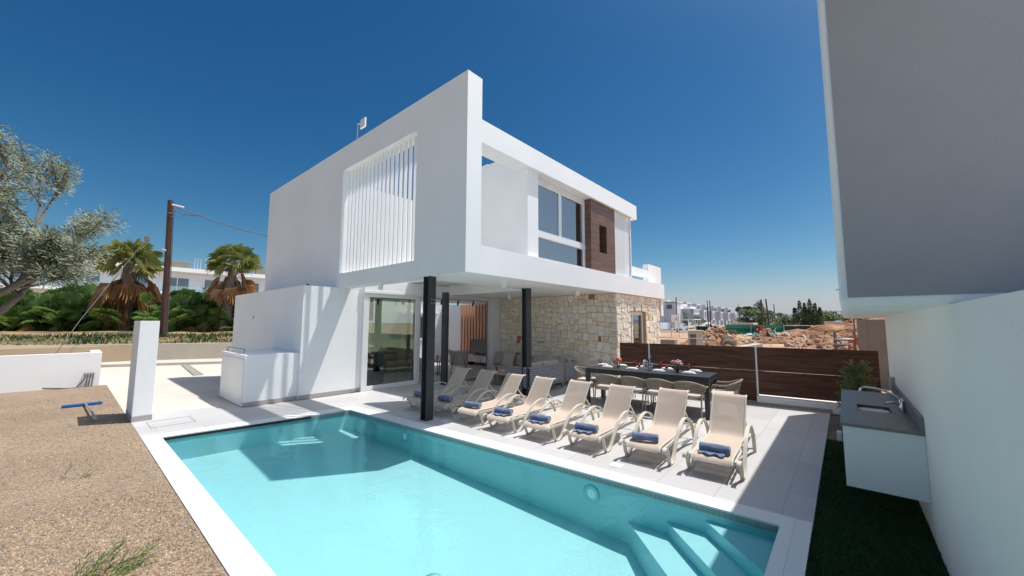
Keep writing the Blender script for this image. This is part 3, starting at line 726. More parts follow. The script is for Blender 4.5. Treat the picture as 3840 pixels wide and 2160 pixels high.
# ---- field stone wall: every stone a real polygon
def clip(poly, nx, ny, d):
    out = []
    for i in range(len(poly)):
        p, q = poly[i], poly[(i+1) % len(poly)]
        a = p[0]*nx+p[1]*ny-d; b = q[0]*nx+q[1]*ny-d
        if a <= 0: out.append(p)
        if (a < 0) != (b < 0) and abs(a-b) > 1e-12:
            t = a/(a-b); out.append((p[0]+(q[0]-p[0])*t, p[1]+(q[1]-p[1])*t))
    return out
STC = [(0.92, 0.82, 0.66), (0.94, 0.86, 0.72), (0.90, 0.79, 0.63), (0.93, 0.84, 0.69), (0.89, 0.78, 0.62), (0.95, 0.89, 0.78), (0.91, 0.81, 0.65), (0.94, 0.87, 0.74), (0.88, 0.75, 0.59), (0.92, 0.83, 0.68), (0.90, 0.73, 0.52), (0.82, 0.77, 0.70), (0.91, 0.83, 0.69)]
def stones(m, W, H, fn, rnd, holes=()):
    """splits W x H into irregular blocks like coursed field stone; fn(u,v,d) -> 3D"""
    out = []
    def area(P): return abs(sum(P[i][0]*P[(i+1) % len(P)][1]-P[(i+1) % len(P)][0]*P[i][1] for i in range(len(P))))/2
    def split(P, lim):
        x0, x1 = min(p[0] for p in P), max(p[0] for p in P); y0, y1 = min(p[1] for p in P), max(p[1] for p in P)
        if area(P) < lim and x1-x0 < .55 and y1-y0 < .36: out.append(P); return
        horiz = (y1-y0)*1.25 > (x1-x0)*rnd.uniform(.8, 1.25)
        big = area(P) > 1.2
        ang = rnd.gauss(0, .05 if big else .13) if horiz else math.pi/2 + rnd.gauss(0, .06 if big else .17)
        f = rnd.uniform(.36, .64)
        nx, ny = -math.sin(ang), math.cos(ang)
        cx, cy_ = x0+(x1-x0)*(f if not horiz else .5), y0+(y1-y0)*(f if horiz else .5)
        d = nx*cx+ny*cy_
        for A in (clip(P, nx, ny, d), clip(P, -nx, -ny, -d)):
            if len(A) >= 3 and area(A) > 1e-4: split(A, rnd.choice((.022, .035, .05, .07, .09)))
    split([(0, 0), (W, 0), (W, H), (0, H)], .05)
    for P in out:
        cx = sum(p[0] for p in P)/len(P); cy_ = sum(p[1] for p in P)/len(P)
        if any(h[0] < cx < h[1] and h[2] < cy_ < h[3] for h in holes): continue
        for h in holes:
            if not (max(p[0] for p in P) > h[0] and min(p[0] for p in P) < h[1] and max(p[1] for p in P) > h[2] and min(p[1] for p in P) < h[3]): continue
            if cx < h[0]: P = clip(P, 1, 0, h[0])
            elif cx > h[1]: P = clip(P, -1, 0, -h[1])
            elif cy_ > h[3]: P = clip(P, 0, -1, -h[3])
        # shrink by the joint, cut some corners
        n = len(P)
        if n < 3: continue
        s = 1 if sum(P[i][0]*P[(i+1) % n][1]-P[(i+1) % n][0]*P[i][1] for i in range(n)) > 0 else -1
        Q = P; jt = rnd.uniform(.004, .0075)
        for i in range(n):
            p, q = P[i], P[(i+1) % n]; ex, ey = q[0]-p[0], q[1]-p[1]; L = math.hypot(ex, ey)
            if L < 1e-5: continue
            nx, ny = s*ey/L, -s*ex/L
            Q = clip(Q, nx, ny, p[0]*nx+p[1]*ny-jt)
            if len(Q) < 3: break
        if len(Q) < 3: continue
        for p in P:
            if rnd.random() < .55:
                dx, dy = p[0]-cx, p[1]-cy_; L = math.hypot(dx, dy)
                if L < 1e-4: continue
                ca = math.atan2(dy, dx)+rnd.uniform(-.35, .35); nx, ny = math.cos(ca), math.sin(ca)
                Q = clip(Q, nx, ny, p[0]*nx+p[1]*ny-L*rnd.uniform(.08, .22))
                if len(Q) < 3: break
        if len(Q) < 3: continue
        R1 = []
        for i in range(len(Q)):
            p, q = Q[i], Q[(i+1) % len(Q)]
            R1.append(p)
            if math.hypot(q[0]-p[0], q[1]-p[1]) > .09: R1.append(((p[0]+q[0])/2+rnd.uniform(-.006, .006), (p[1]+q[1])/2+rnd.uniform(-.006, .006)))
        Q = R1
        cx = sum(p[0] for p in Q)/len(Q); cy_ = sum(p[1] for p in Q)/len(Q)
        c = rnd.choice(STC) if rnd.random() > .02 else (0.48, 0.18, 0.09); f = rnd.uniform(.92, 1.06); m.col = (c[0]*f, c[1]*f, c[2]*f)
        d0 = rnd.uniform(.018, .038); n = len(Q); tl, tm = rnd.uniform(-.05, .05), rnd.uniform(-.05, .05)
        ins = [(p[0]+(cx-p[0])*.07, p[1]+(cy_-p[1])*.10) for p in Q]
        vs = [fn(p[0], p[1], 0) for p in Q] + [fn(p[0], p[1], d0*.72) for p in Q] + [fn(p[0], p[1], d0+(p[0]-cx)*tl+(p[1]-cy_)*tm) for p in ins]
        m.add(vs, [(q, (q+1) % n, n+(q+1) % n, n+q) for q in range(n)] + [(n+q, n+(q+1) % n, 2*n+(q+1) % n, 2*n+q) for q in range(n)] + [tuple(2*n+q for q in range(n))])
m = MB(); m.box((10.395, 4.985, 0), (10.7, 9.499, 2.729)); m.box((10.7, 4.985, 0), (11.38, 5.3, 2.729)); m.box((11.38, 4.985, 2.22), (12.95, 5.3, 2.729)); m.box((12.95, 4.985, 0), (13.80, 5.3, 2.729)); m.box((10.7, 5.3, 2.5), (13.8, 9.89, 2.729)); m.box((13.6, 5.3, 0), (13.8, 9.89, 2.5)); m.box((10.7, 9.6, 0), (13.6, 9.89, 2.5))
m.build('wing_wall', M['mortar'], villa, world=True)
m = MB(); rs = random.Random(21)
stones(m, 4.53, 2.725, lambda u, v, d: (10.396-d, 9.498-u, v), rs)
m.build('stone_cladding', M['stone'], villa, world=True)
m = MB(); rs = random.Random(22)
stones(m, 3.42, 2.725, lambda u, v, d: (10.375+u, 4.986-d, v), rs, holes=[(0.98, 2.15, -1, 2.23)])
m.build('stone_cladding', M['stone'], villa, world=True)
m = MB(); m.box((12.53, 4.965, 0), (12.95, 5.28, 2.22)); m.build('sandstone_reveal', M['sandstone'], villa, world=True)
window('window', [((11.38, 5.06, 2.12), (12.53, 5.14, 2.22)), ((11.38, 5.06, 0.0), (11.44, 5.14, 2.12)), ((12.45, 5.06, 0), (12.53, 5.14, 2.12)), ((11.62, 5.05, 0), (11.72, 5.12, 2.12))], [((11.44, 5.09, 0), (11.62, 5.096, 2.12)), ((11.72, 5.09, 0), (12.45, 5.096, 2.12))], 'metal_white', 'glass_blue')
vb('corner_trim', 'stucco', ((13.90, 4.93, 2.12), (14.11, 5.05, 2.729)))
m = MB(); m.rbox((10.335, 7.66, 1.19), (10.365, 7.82, 1.25), .006); m.rbox((10.335, 7.53, 1.19), (10.365, 7.65, 1.25), .006)
m.build('wall_socket', M['metal_grey'], villa, world=True)

# sliding glass door at the living room
fr = window('sliding_door', [((5.33, 9.93, 0.0), (7.10, 9.99, 0.12)), ((5.33, 9.93, 2.56), (7.10, 9.99, 2.66)), ((5.33, 9.93, .12), (5.46, 9.99, 2.56)), ((6.98, 9.93, .12), (7.10, 9.99, 2.56))], [((5.46, 9.957, .12), (6.98, 9.963, 2.56))], 'metal_white', 'glass_green')
window('sliding_door', [((5.60, 10.0, 0.0), (7.22, 10.05, 0.10)), ((5.60, 10.0, 2.56), (7.22, 10.05, 2.66)), ((6.76, 10.0, .1), (6.86, 10.05, 2.56)), ((7.13, 10.0, .1), (7.22, 10.05, 2.56))], [((5.62, 10.02, .1), (6.76, 10.026, 2.56))], 'metal_white', 'glass_clear')
vb('door_frame', 'metal_white', ((5.30, 9.888, 2.665), (10.29, 9.899, 2.73)), ((5.29, 9.92, 0), (5.329, 10.0, 2.66)), ((10.20, 9.92, 0), (10.289, 10.06, 2.66)))
vb('door_track', 'metal_grey', ((7.22, 9.93, -0.001), (10.20, 10.06, 0.006)))
for x in (10.10, 10.15): vb('door_edge', 'black_plastic', ((x+.06, 9.985, 0), (x+.075, 10.01, 2.66)))

# the upper storey, slab and stone wing sit slightly larger than first measured
KEEP = ('ground_floor_wall', 'room_', 'door_', 'sliding_door', 'column', 'bolt', 'skirting', 'wall_vent', 'roof_pipe')
UPK = 1.034; CEN = Vector((0, 0, 1.85)); OFF = villa.location
def grow(o):
    for v in o.data.vertices: v.co = (CEN + (v.co + OFF - CEN)*UPK) - OFF
    for k in KIDS.get(o.name, []): grow(k)
for o in KIDS['white_villa']:
    if not o.name.startswith(KEEP): grow(o)

# ---- pump cabinet beside the wall
cab = thing('pump_cabinet', 'low white rendered pump cabinet with a side door against the villa wall', 'cabinet', (2.64, 10.07, 0))
m = MB(); m.box((2.645, 10.072, 0), (3.752, 12.0, 1.12)); m.build('body', M['stucco'], cab, world=True)
m = MB(); m.rbox((2.628, 10.14, 0.06), (2.644, 11.92, 1.03), .004); m.build('door', M['metal_white'], cab, world=True)
m = MB(); m.box((2.64, 10.058, 0), (3.745, 10.071, .09)); m.build('skirting', M['skirt'], cab, world=True)
m = MB(); m.tube(bez([(2.75, 10.6, 1.12), (2.75, 10.6, 1.20), (2.75, 10.68, 1.22), (2.75, 11.9, 1.22), (2.75, 11.98, 1.20), (2.75, 11.98, 1.12)], 5), .014, 8); m.build('rail', M['metal_grey'], cab, world=True)

# ================================================================== NEIGHBOUR HOUSE
nb = thing('neighbour_house', 'white neighbour house with a grey overhanging upper floor along the right edge', 'house', (3.5, -0.49, 0))
m = MB(); m.box((-5, -5.5, -0.2), (8.43, -0.49, 1.972)); m.build('ground_floor_wall', M['stucco_warm'], nb, world=True)
m = MB(); m.rbox((3.5, -7, 1.97), (11.2, 0.015, 4.42), .05); m.build('upper_floor', M['stucco'], nb, world=True)
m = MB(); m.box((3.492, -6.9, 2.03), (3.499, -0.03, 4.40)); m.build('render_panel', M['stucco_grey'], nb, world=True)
m = MB(); m.box((8.5, 0.02, 2.42), (8.53, 0.075, 2.435)); m.build('drip_spout', M['metal_grey'], nb, world=True)
# concrete pier of the unfinished house behind
p = MB(); p.box((16.2, -3.0, -.3), (19.5, -0.36, 1.98)); p.box((16.18, -.52, -.3), (16.6, -.34, 1.98))
tag(p.build('concrete_pier', M['concrete']), 'bare grey concrete pier standing beyond the end of the fence', 'pier')

# ---- outdoor sink counter hung on the neighbour wall
ct = thing('sink_counter', 'wall-hung white outdoor counter with a dark worktop and sink', 'counter', (5.06, -0.49, 0.29))
m = MB(); m.box((5.06, -0.488, 0.29), (7.56, 0.07, 0.855)); m.build('body', M['stucco_warm'], ct, world=True)
sx0, sx1, sy0, sy1 = 5.92, 6.32, -0.34, -0.06
m = MB(); zt, zb = 0.886, 0.857
m.box((5.045, -0.487, zb), (sx0, 0.085, zt)); m.box((sx1, -0.487, zb), (7.57, 0.085, zt)); m.box((sx0, -0.487, zb), (sx1, sy0, zt)); m.box((sx0, sy1, zb), (sx1, 0.085, zt))
m.build('worktop', M['steel_top'], ct, world=True)
m = MB(); m.box((5.05, -0.487, 0.887), (8.25, -0.465, 1.02)); m.build('backsplash', M['steel_top'], ct, world=True)
m = MB()
rim = []
for k in range(24):
    a = 2*math.pi*k/24; cx, cy2 = (sx0+sx1)/2, (sy0+sy1)/2
    rim.append((cx+(sx1-sx0)/2*.99*math.copysign(abs(math.cos(a))**.5, math.cos(a)), cy2+(sy1-sy0)/2*.99*math.copysign(abs(math.sin(a))**.5, math.sin(a))))
vs = [(x, y, .884) for x, y in rim] + [(x*.94+cx*.06, y*.94+cy2*.06, .72) for x, y in rim]
m.add(vs, [(i, (i+1) % 24, 24+(i+1) % 24, 24+i) for i in range(24)] + [tuple(24+i for i in range(24))])
m.add([(sx0, sy0, .8835), (sx1, sy0, .8835), (sx1, sy1, .8835), (sx0, sy1, .8835)]+[(x, y, .8835) for x, y in rim], [])
m.build('basin', M['sink_steel'], ct, world=True)
tp = MB(); tp.lathe([(.028, 0), (.026, .10), (.022, .14), (.0001, .15)], 12, (6.06, -.43, .886))
tp.tube(bez([(6.06, -.43, 1.01), (6.05, -.38, 1.06), (6.04, -.28, 1.11), (6.03, -.18, 1.13), (6.03, -.12, 1.125), (6.03, -.10, 1.10)], 5), .012, 8)
tp.tube([(6.03, -.10, 1.105), (6.03, -.098, 1.085)], .017, 10)
tp.tube(bez([(6.06, -.42, .97), (6.0, -.38, .985), (5.96, -.34, .995), (5.92, -.29, .985)], 4), [.010]*6+[.013]*7, 8)
tp.build('tap', M['chrome'], ct, world=True)
sk = thing('wall_socket', 'clear-covered outdoor socket on the wall above the sink counter', 'socket', (7.62, -0.489, 1.03))
m = MB(); m.rbox((-.06, 0, -.08), (.06, .05, .08), .008); m.build('cover', M['metal_grey'], sk)
m = MB(); m.box((-.045, .051, -.06), (.045, .054, .06)); m.build('window', M['far_grey'], sk)
gs = MB(); gs.rbox((8.22, .13, -.03), (8.32, .19, .13), .01); tag(gs.build('garden_tap_box', M['china']), 'small white box by the gravel strip behind the sink counter', 'box')

# shrub with two stakes behind the counter
def sprig(m, p, d, L, rnd, n=14, w=.012):
    d = Vector(d).normalized(); p = Vector(p); s = d.orthogonal().normalized(); b = d.cross(s)
    for k in range(n):
        f = k/n; q = p + d*(L*f); a = rnd.uniform(0, 6.28); o = (s*math.cos(a)+b*math.sin(a))
        t = (o*.75 + d*.8).normalized(); l = L*.32*(1-f*.6); ww = o.cross(d).normalized()*w
        e = q + t*l + Vector((0, 0, -.15*l))
        m.add([q-ww*.5, q+ww*.5, e+ww*.35, e-ww*.35], [(0, 1, 2, 3)])
sh = thing('conifer_shrub', 'young green conifer tied to stakes behind the sink counter', 'shrub', (9.45, -0.14, -0.03))
m = MB(); rg = random.Random(9)
for k in range(190):
    h = rg.uniform(.12, 1.12); a = rg.uniform(0, 6.28); el = rg.uniform(.1, .9); r = .40*(1.25-h)*rg.uniform(.4, 1)
    sprig(m, (math.cos(a)*.03, math.sin(a)*.03, h), (math.cos(a), math.sin(a), el), .16+r*.7, rg, 18, .013)
m.build('foliage', M['leaf_conifer'], sh)
m = MB(); m.tube([(0, 0, 0), (.01, 0, .6), (0, .01, 1.15)], [.018, .014, .006], 6); m.build('stem', M['bark_grey'], sh)
for dx, dy, lab in ((.03, .08, 'square timber stake on the left of the conifer shrub by the fence'), (.03, -.07, 'square timber stake on the right of the conifer shrub by the fence')):
    m = MB(); m.rbox((9.45+dx-.025, -.14+dy-.025, -.03), (9.45+dx+.025, -.14+dy+.025, 1.20), .004)
    tag(m.build('timber_stake', M['stake']), lab, 'stake', 'stakes behind the counter')

# ---- timber privacy fence
A = Vector((10.42, 4.9)); B = Vector((10.85, -0.5)); tdir = (B-A).normalized(); ang = math.atan2(tdir.y, tdir.x)
fe = thing('timber_fence', 'dark brown horizontal board fence panels with thin white posts', 'fence', (A.x, A.y, 0))
def fl(y): return (A.y - y)/(A.y-B.y)*(B-A).length
FM = Matrix.Rotation(ang, 4, 'Z')
for y0, y1, zb in ((4.9, 4.10, .05), (4.06, 1.635, .05), (1.595, -.49, .215)):
    for z0, z1 in ((zb, .749), (.757, 1.302)):
        m = MB(); m.box((fl(y0), -.012, z0), (fl(y1), .012, z1), FM)
        # raised joints read as separate boards
        m.build('board_panel', M['wood_fence'], fe)
for y in (4.08, 1.615):
    m = MB(); m.rbox((fl(y)-.018, -.03, 0), (fl(y)+.018, .026, 1.31), .003, FM); m.build('post', M['metal_white'], fe)
pl = MB(); pl.box((fl(1.63), -.16, -.03), (fl(.10), .10, .19), FM)
o = pl.build('low_wall', M['stucco']); o.location = (A.x, A.y, 0); tag(o, 'low white rendered plinth wall under the right fence panel', 'low wall')
pl = MB(); pl.box((fl(4.9), -.10, -.02), (fl(1.64), .03, .045), FM); pl.box((fl(1.63), -.17, -.02), (fl(.30), -.161, .06), FM)
o = pl.build('kerb', M['skirt']); o.location = (A.x, A.y, 0); tag(o, kind='structure')

# ================================================================== SUN LOUNGERS
def make_lounger():
    t = thing('sun_lounger', 'sun lounger', 'sun lounger', (0, 0, 0), 0, 'beige sun loungers in a row along the pool')
    HW = .285
    path = bez([(-.235, 0, .195), (-.225, 0, .232), (-.18, 0, .252), (-.125, 0, .235), (-.085, 0, .165), (-.055, 0, .075), (0, 0, .018), (.07, 0, .020), (.16, 0, .085), (.28, 0, .225), (.43, 0, .365), (.60, 0, .44), (.76, 0, .452), (.93, 0, .405), (1.08, 0, .29), (1.17, 0, .15), (1.22, 0, .008)], 4)
    for s in (1, -1):
        m = MB(); m.strap([(p.x, s*HW, p.z) for p in path], (0, 1, 0), .044, .017)
        m.rbox((-.035, s*HW-.022, 0), (.055, s*HW+.022, .022), .006)
        m.build('arm_frame', M['lounger_frame'], t)
    seat = bez([(-.21, 0, .185), (-.185, 0, .225), (-.12, 0, .252), (.1, 0, .258), (.4, 0, .256), (.70, 0, .258), (.82, 0, .272)], 4)
    back = bez([(.82, 0, .272), (.885, 0, .325), (1.02, 0, .505), (1.16, 0, .70), (1.205, 0, .752), (1.255, 0, .768), (1.30, 0, .752)], 5)
    def sheet(path, hw, th, sag=0):
        m = MB(); m.s = True; N = len(path); ny = 6; vs = []
        for side in (0, 1):
            for i, p in enumerate(path):
                tt = (path[min(i+1, N-1)]-path[max(i-1, 0)]).normalized(); nn = Vector((-tt.z, 0, tt.x))
                for j in range(ny+1):
                    f = -1+2*j/ny; e = math.sin(math.pi*i/(N-1))
                    q = p + nn*(-side*th - sag*e*(1-f*f)); vs.append((q.x, f*hw, q.z))
        k = ny+1; o2 = N*k; fs = []
        for i in range(N-1):
            for j in range(ny):
                fs.append((i*k+j, (i+1)*k+j, (i+1)*k+j+1, i*k+j+1)); fs.append((o2+i*k+j, o2+i*k+j+1, o2+(i+1)*k+j+1, o2+(i+1)*k+j))
        m.add(vs, fs); return m
    sheet(seat, .208, .004, .014).build('seat', M['sling'], t)
    sheet(back, .208, .004, .010).build('backrest', M['sling'], t)
    m = MB()
    for s in (1, -1):
        m.tube([(p.x, s*.211, p.z-.006) for p in seat[2:]], .013, 8)
        m.tube([(p.x, s*.211, p.z-.004) for p in back], .013, 8)
        m.strap([(-.16, s*.24, .215), (.8, s*.24, .222), (1.46, s*.24, .215)], (0, 1, 0), .02, .034)
    for x in (.02, .22, .42, .62): m.strap([(x, -.25, .20), (x, .25, .20)], (1, 0, 0), .035, .012)
    m.tube([(1.44, -.26, .215), (1.44, .26, .215)], .014, 8); m.tube([(1.295, -.212, .745), (1.295, .212, .745)], .012, 8)
    m.build('bed_frame', M['lounger_frame'], t)
    for s in (1, -1):
        m = MB(); m.strap([(1.05, s*.20, .50), (1.20, s*.20, .36), (1.30, s*.20, .235)], (0, 1, 0), .014, .022)
        m.strap([(1.03, s*.215, .225), (1.42, s*.215, .262)], (0, 1, 0), .014, .02)
        for k in range(6): m.box((1.08+k*.055, s*.215-.008, .235+k*.004), (1.10+k*.055, s*.215+.008, .268+k*.004))
        m.build('backrest_prop', M['lounger_frame'], t)
    for s in (1, -1):
        m = MB(); m.strap(bez([(1.40, s*.262, .215), (1.425, s*.262, .12), (1.46, s*.262, .03), (1.455, s*.262, .0)], 3), (0, 1, 0), .034, .02); m.build('rear_leg', M['lounger_frame'], t)
    return t
lproto = make_lounger()
LG = [(5.363, 1.309, 3, 1.03), (5.283, 2.116, 2, 1.02), (5.195, 2.972, 1, 1.0), (5.167, 3.811, 0, 1.0), (5.115, 4.595, 0, 1.0), (5.11, 5.362, 0, 1.0), (5.14, 6.21, 0, 1.0), (5.12, 7.03, 0, 1.0)]
LN = ['frontmost beige sling lounger of the row, nearest the house shadow on the deck', 'second beige sling lounger from the front end of the row', 'third beige sling lounger from the front end of the row', 'fourth beige sling lounger from the front, in full sun by the pool', 'fifth beige sling lounger from the front, in front of the right steel column', 'sixth lounger from the front, backrest half in shadow', 'shaded taupe-looking lounger with the dark blue towel, second from the left', 'leftmost lounger of the row, partly hidden behind the left steel column']
TW = ['rolled blue towel with a loose flap on the frontmost lounger', 'tightly rolled blue towel on the second lounger from the front', 'rolled blue towel with a flap on the third lounger from the front', 'rolled blue towel with a flap on the fourth lounger from the front', 'rolled blue towel with a flap on the fifth lounger from the front', 'rolled blue towel on the half-shaded sixth lounger', 'dark blue rolled towel on the fully shaded lounger', 'pale lit rolled towel beside the left steel column']
def make_towel():
    t = thing('rolled_towel', 'rolled towel', 'towel', (0, 0, 0), 0, 'rolled blue towels on the loungers')
    rnd = random.Random(2)
    m = MB(); N = 13; n = 18; vs = []
    for i in range(N):
        y = -.165+.33*i/(N-1)
        for k in range(n):
            a = 2*math.pi*k/n; r = .052*(1+.05*math.sin(3*a+i*.8)+rnd.uniform(-.025, .025))
            vs.append((math.cos(a)*r*1.08, y+rnd.uniform(-.003, .003)*(i in (0, N-1)), .052+math.sin(a)*r*.95))
    fs = [(i*n+k, i*n+(k+1) % n, (i+1)*n+(k+1) % n, (i+1)*n+k) for i in range(N-1) for k in range(n)]
    m.s = True; m.add(vs, fs); m.s = False
    m.build('roll', M['towel'], t)
    for e in (-1, 1):
        m = MB(); sp = []
        for k in range(46):
            a = k*.42; r = .008+.042*k/45; sp.append((math.cos(a)*r*1.05, e*.164, .052+math.sin(a)*r*.93))
        m.strap(sp, (0, 1, 0), .012, .006); m.build('spiral_edge', M['towel_light'], t)
    return t
def flap(parent):
    m = MB(); m.s = True; n = 10; vs = []
    for i in range(n+1):
        y = -.12+.29*i/n
        for j in range(5):
            f = j/4; x = -.045-.075*f-(.02*math.sin(i*1.3)*f); z = .02*(1-f)**2+.008+.008*math.sin(i*1.7+f*2)*f
            vs.append((x, y, z))
    k = 5; m.add(vs, [(i*k+j, i*k+j+1, (i+1)*k+j+1, (i+1)*k+j) for i in range(n) for j in range(4)])
    m.build('loose_flap', M['towel'], parent)
tproto = make_towel()
tflap = make_towel(); flap(tflap)
used = [False, False]
for i, (x, y, a, s) in enumerate(LG):
    o = lproto if i == 0 else dup(lproto, (x, y, 0), R(a), LN[i], scale=s)
    if i == 0: o.location = (x, y, 0); o.rotation_euler.z = R(a); o['label'] = LN[0]; o.scale = (s, s, s)
    lx = (-.02, -.03, -.02, 0, .02, .03, .03, .02)[i]; ly = (-.01, .02, .02, .03, .03, .05, .05, .02)[i]; ra = (2, 14, 6, 6, 10, 12, 4, 8)[i]
    c, sn = math.cos(R(a)), math.sin(R(a))
    loc = (x+(lx*c-ly*sn), y+(lx*sn+ly*c), .258*s)
    has = i in (0, 2, 3, 4)
    pr = tflap if has else tproto
    if not used[has]:
        used[has] = True; tw = pr; tw.location = loc; tw.rotation_euler.z = R(a+ra); tw['label'] = TW[i]
    else: dup(pr, loc, R(a+ra), TW[i])

# ================================================================== DINING SET
T0 = Vector((8.19, 2.07)); T1 = Vector((8.03, 4.69)); T2 = Vector((9.06, 2.06)); tz = .81
tb = thing('dining_table', 'long charcoal dining table set with white plates and wine', 'table', (8.58, 3.38, 0), math.atan2(T1.y-T0.y, T1.x-T0.x)-R(90))
hl, hw = 1.315, .465
m = MB(); m.rbox((-hw, -hl, .785), (hw, hl, .81), .006); m.build('tabletop', M['table'], tb)
m = MB()
for s in (-1, 1): m.rbox((s*(hw-.03)-.02, -hl+.085, .70), (s*(hw-.03)+.02, hl-.085, .784), .004)
for s in (-1, 1): m.rbox((-hw+.085, s*(hl-.03)-.02, .70), (hw-.085, s*(hl-.03)+.02, .784), .004)
m.build('apron', M['table'], tb)
for sx in (-1, 1):
    for sy in (-1, 1):
        m = MB(); m.rbox((sx*(hw-.047)-.042, sy*(hl-.047)-.042, 0), (sx*(hw-.047)+.042, sy*(hl-.047)+.042, .784), .004); m.build('leg', M['table'], tb)
def make_chair():
    t = thing('dining_chair', 'chair', 'chair', (0, 0, 0), 0, 'rope dining chairs around the table')
    m = MB(); m.rbox((-.25, -.26, .40), (.24, .26, .425), .01); m.build('seat', M['taupe_metal'], t)
    m = MB(); m.rbox((-.22, -.245, .426), (.235, .245, .485), .022); m.build('cushion', M['cushion_light'], t)
    def U(zb, zf, rx, ry, xf, n=28):
        out = []
        for k in range(n+1):
            a = math.pi/2 + math.pi*k/n; x = -.06+math.cos(a)*rx; y = math.sin(a)*ry
            f = abs(math.cos(a))**1.3; out.append((x, y, zf+(zb-zf)*f))
        return [(xf, ry*.97, zf-.005)] + out + [(xf, -ry*.97, zf-.005)]
    top = U(.745, .635, .285, .30, .16); low = U(.545, .545, .225, .265, .12)
    m = MB(); m.tube(top, .0155, 8); m.tube(low, .011, 8); m.build('back_rail', M['taupe_metal'], t)
    m = MB(); tb2 = bez(top, 3); lb = bez(low, 3); n = len(tb2)
    for k in range(2, n-2): m.tube([tb2[k], lb[k]], .0062, 4, cap=False)
    m.build('rope_back', M['rope'], t)
    for sx, sy in ((-1, 1), (-1, -1), (1, 1), (1, -1)):
        m = MB()
        if sx < 0: m.tube([(-.30, sy*.245, 0), (-.255, sy*.245, .40), (-.22, sy*.25, .55)], [.011, .016, .014], 8)
        else: m.tube([(.245, sy*.255, 0), (.225, sy*.25, .40), (.15, sy*.285, .63)], [.011, .016, .014], 8)
        m.build('leg', M['taupe_metal'], t)
    return t
cp = make_chair()
CH = [(8.11, 2.36, 3, 'rope-back chair on the lounger side of the table, nearest the bare table end'), (8.08, 2.91, 3, 'rope-back chair on the lounger side, second from the bare table end'), (8.06, 3.46, 3, 'rope-back chair on the lounger side, third from the bare table end'), (8.02, 4.02, 4, 'rope-back chair on the lounger side, nearest the stone wall'),
      (9.16, 2.58, 183, 'chair on the fence side of the table facing the pink flowers'), (9.13, 3.15, 183, 'chair on the fence side of the table, second from the bare end'), (9.10, 3.78, 183, 'chair on the fence side of the table behind the drinks carton'), (9.07, 4.32, 183, 'chair on the fence side of the table behind the coral flowers'),
      (8.66, 4.92, -86, 'chair at the table end next to the stone wall'), (8.78, 1.93, 96, 'chair at the free table end in front of the fence')]
for i, (x, y, a, lab) in enumerate(CH):
    if i == 0: cp.location = (x, y, 0); cp.rotation_euler.z = R(a); cp['label'] = lab
    else: dup(cp, (x, y, 0), R(a), lab)
# plates, bowls, cutlery
def make_setting(x, y, lab):
    t = thing('plate_stack', lab, 'plates', (x, y, tz), 0, 'white plates laid on the table')
    m = MB(); m.lathe([(.0001, .004), (.08, .002), (.135, .014), (.132, .018), (.08, .009), (.0001, .009)], 28, cap=False); m.build('dinner_plate', M['china'], t)
    m = MB(); m.lathe([(.0001, .018), (.06, .016), (.108, .036), (.105, .040), (.06, .024), (.0001, .024)], 28, cap=False); m.build('side_plate', M['china'], t)
    m = MB(); m.rbox((-.035, -.075, .026), (.035, .075, .040), .006); m.build('napkin', M['china'], t)
    return t
PLT = [(8.42, 4.279, 'the row on the lounger side, nearest the stone wall'), (8.468, 3.701, 'the lounger side, second from the stone wall'), (8.489, 3.108, 'the lounger side, third from the stone wall'), (8.541, 2.497, 'the lounger side, by the bare table end'), (8.768, 4.58, 'the short table end by the stone wall'), (8.93, 4.17, 'the fence side behind the coral flowers'), (8.98, 3.69, 'the fence side behind the drinks carton'), (8.98, 3.10, 'the fence side left of the pink flowers'), (8.98, 2.50, 'the fence side right of the pink flowers')]
s0 = None
for i, (x, y, w_) in enumerate(PLT):
    lab = 'stacked white plates on ' + w_
    if s0 is None: s0 = make_setting(x, y, lab)
    else: dup(s0, (x, y, tz), 0.3*i, lab)
def make_fork():
    t = thing('fork', 'fork', 'cutlery', (0, 0, tz), 0, 'dark cutlery beside the plates')
    m = MB(); m.strap([(-.09, 0, .004), (-.02, 0, .006), (.03, 0, .004)], (0, 1, 0), .010, .003); m.build('handle', M['black_plastic'], t)
    m = MB()
    m.box((.03, -.012, .003), (.05, .012, .006))
    for k in (-1, -.33, .33, 1): m.box((.05, k*.0095-.002, .003), (.095, k*.0095+.002, .006))
    m.build('tines', M['metal_grey'], t); return t
f0 = None
for i, (x, y, w_) in enumerate(PLT):
    far = i > 4; yy = y + (.17 if not far else -.17); lab = 'dark-handled fork beside the plates on ' + w_
    lab = ' '.join(lab.split()[:16])
    if f0 is None: f0 = make_fork(); f0.location = (x, yy, tz); f0['label'] = lab
    else: dup(f0, (x, yy, tz), 0.1*i, lab)
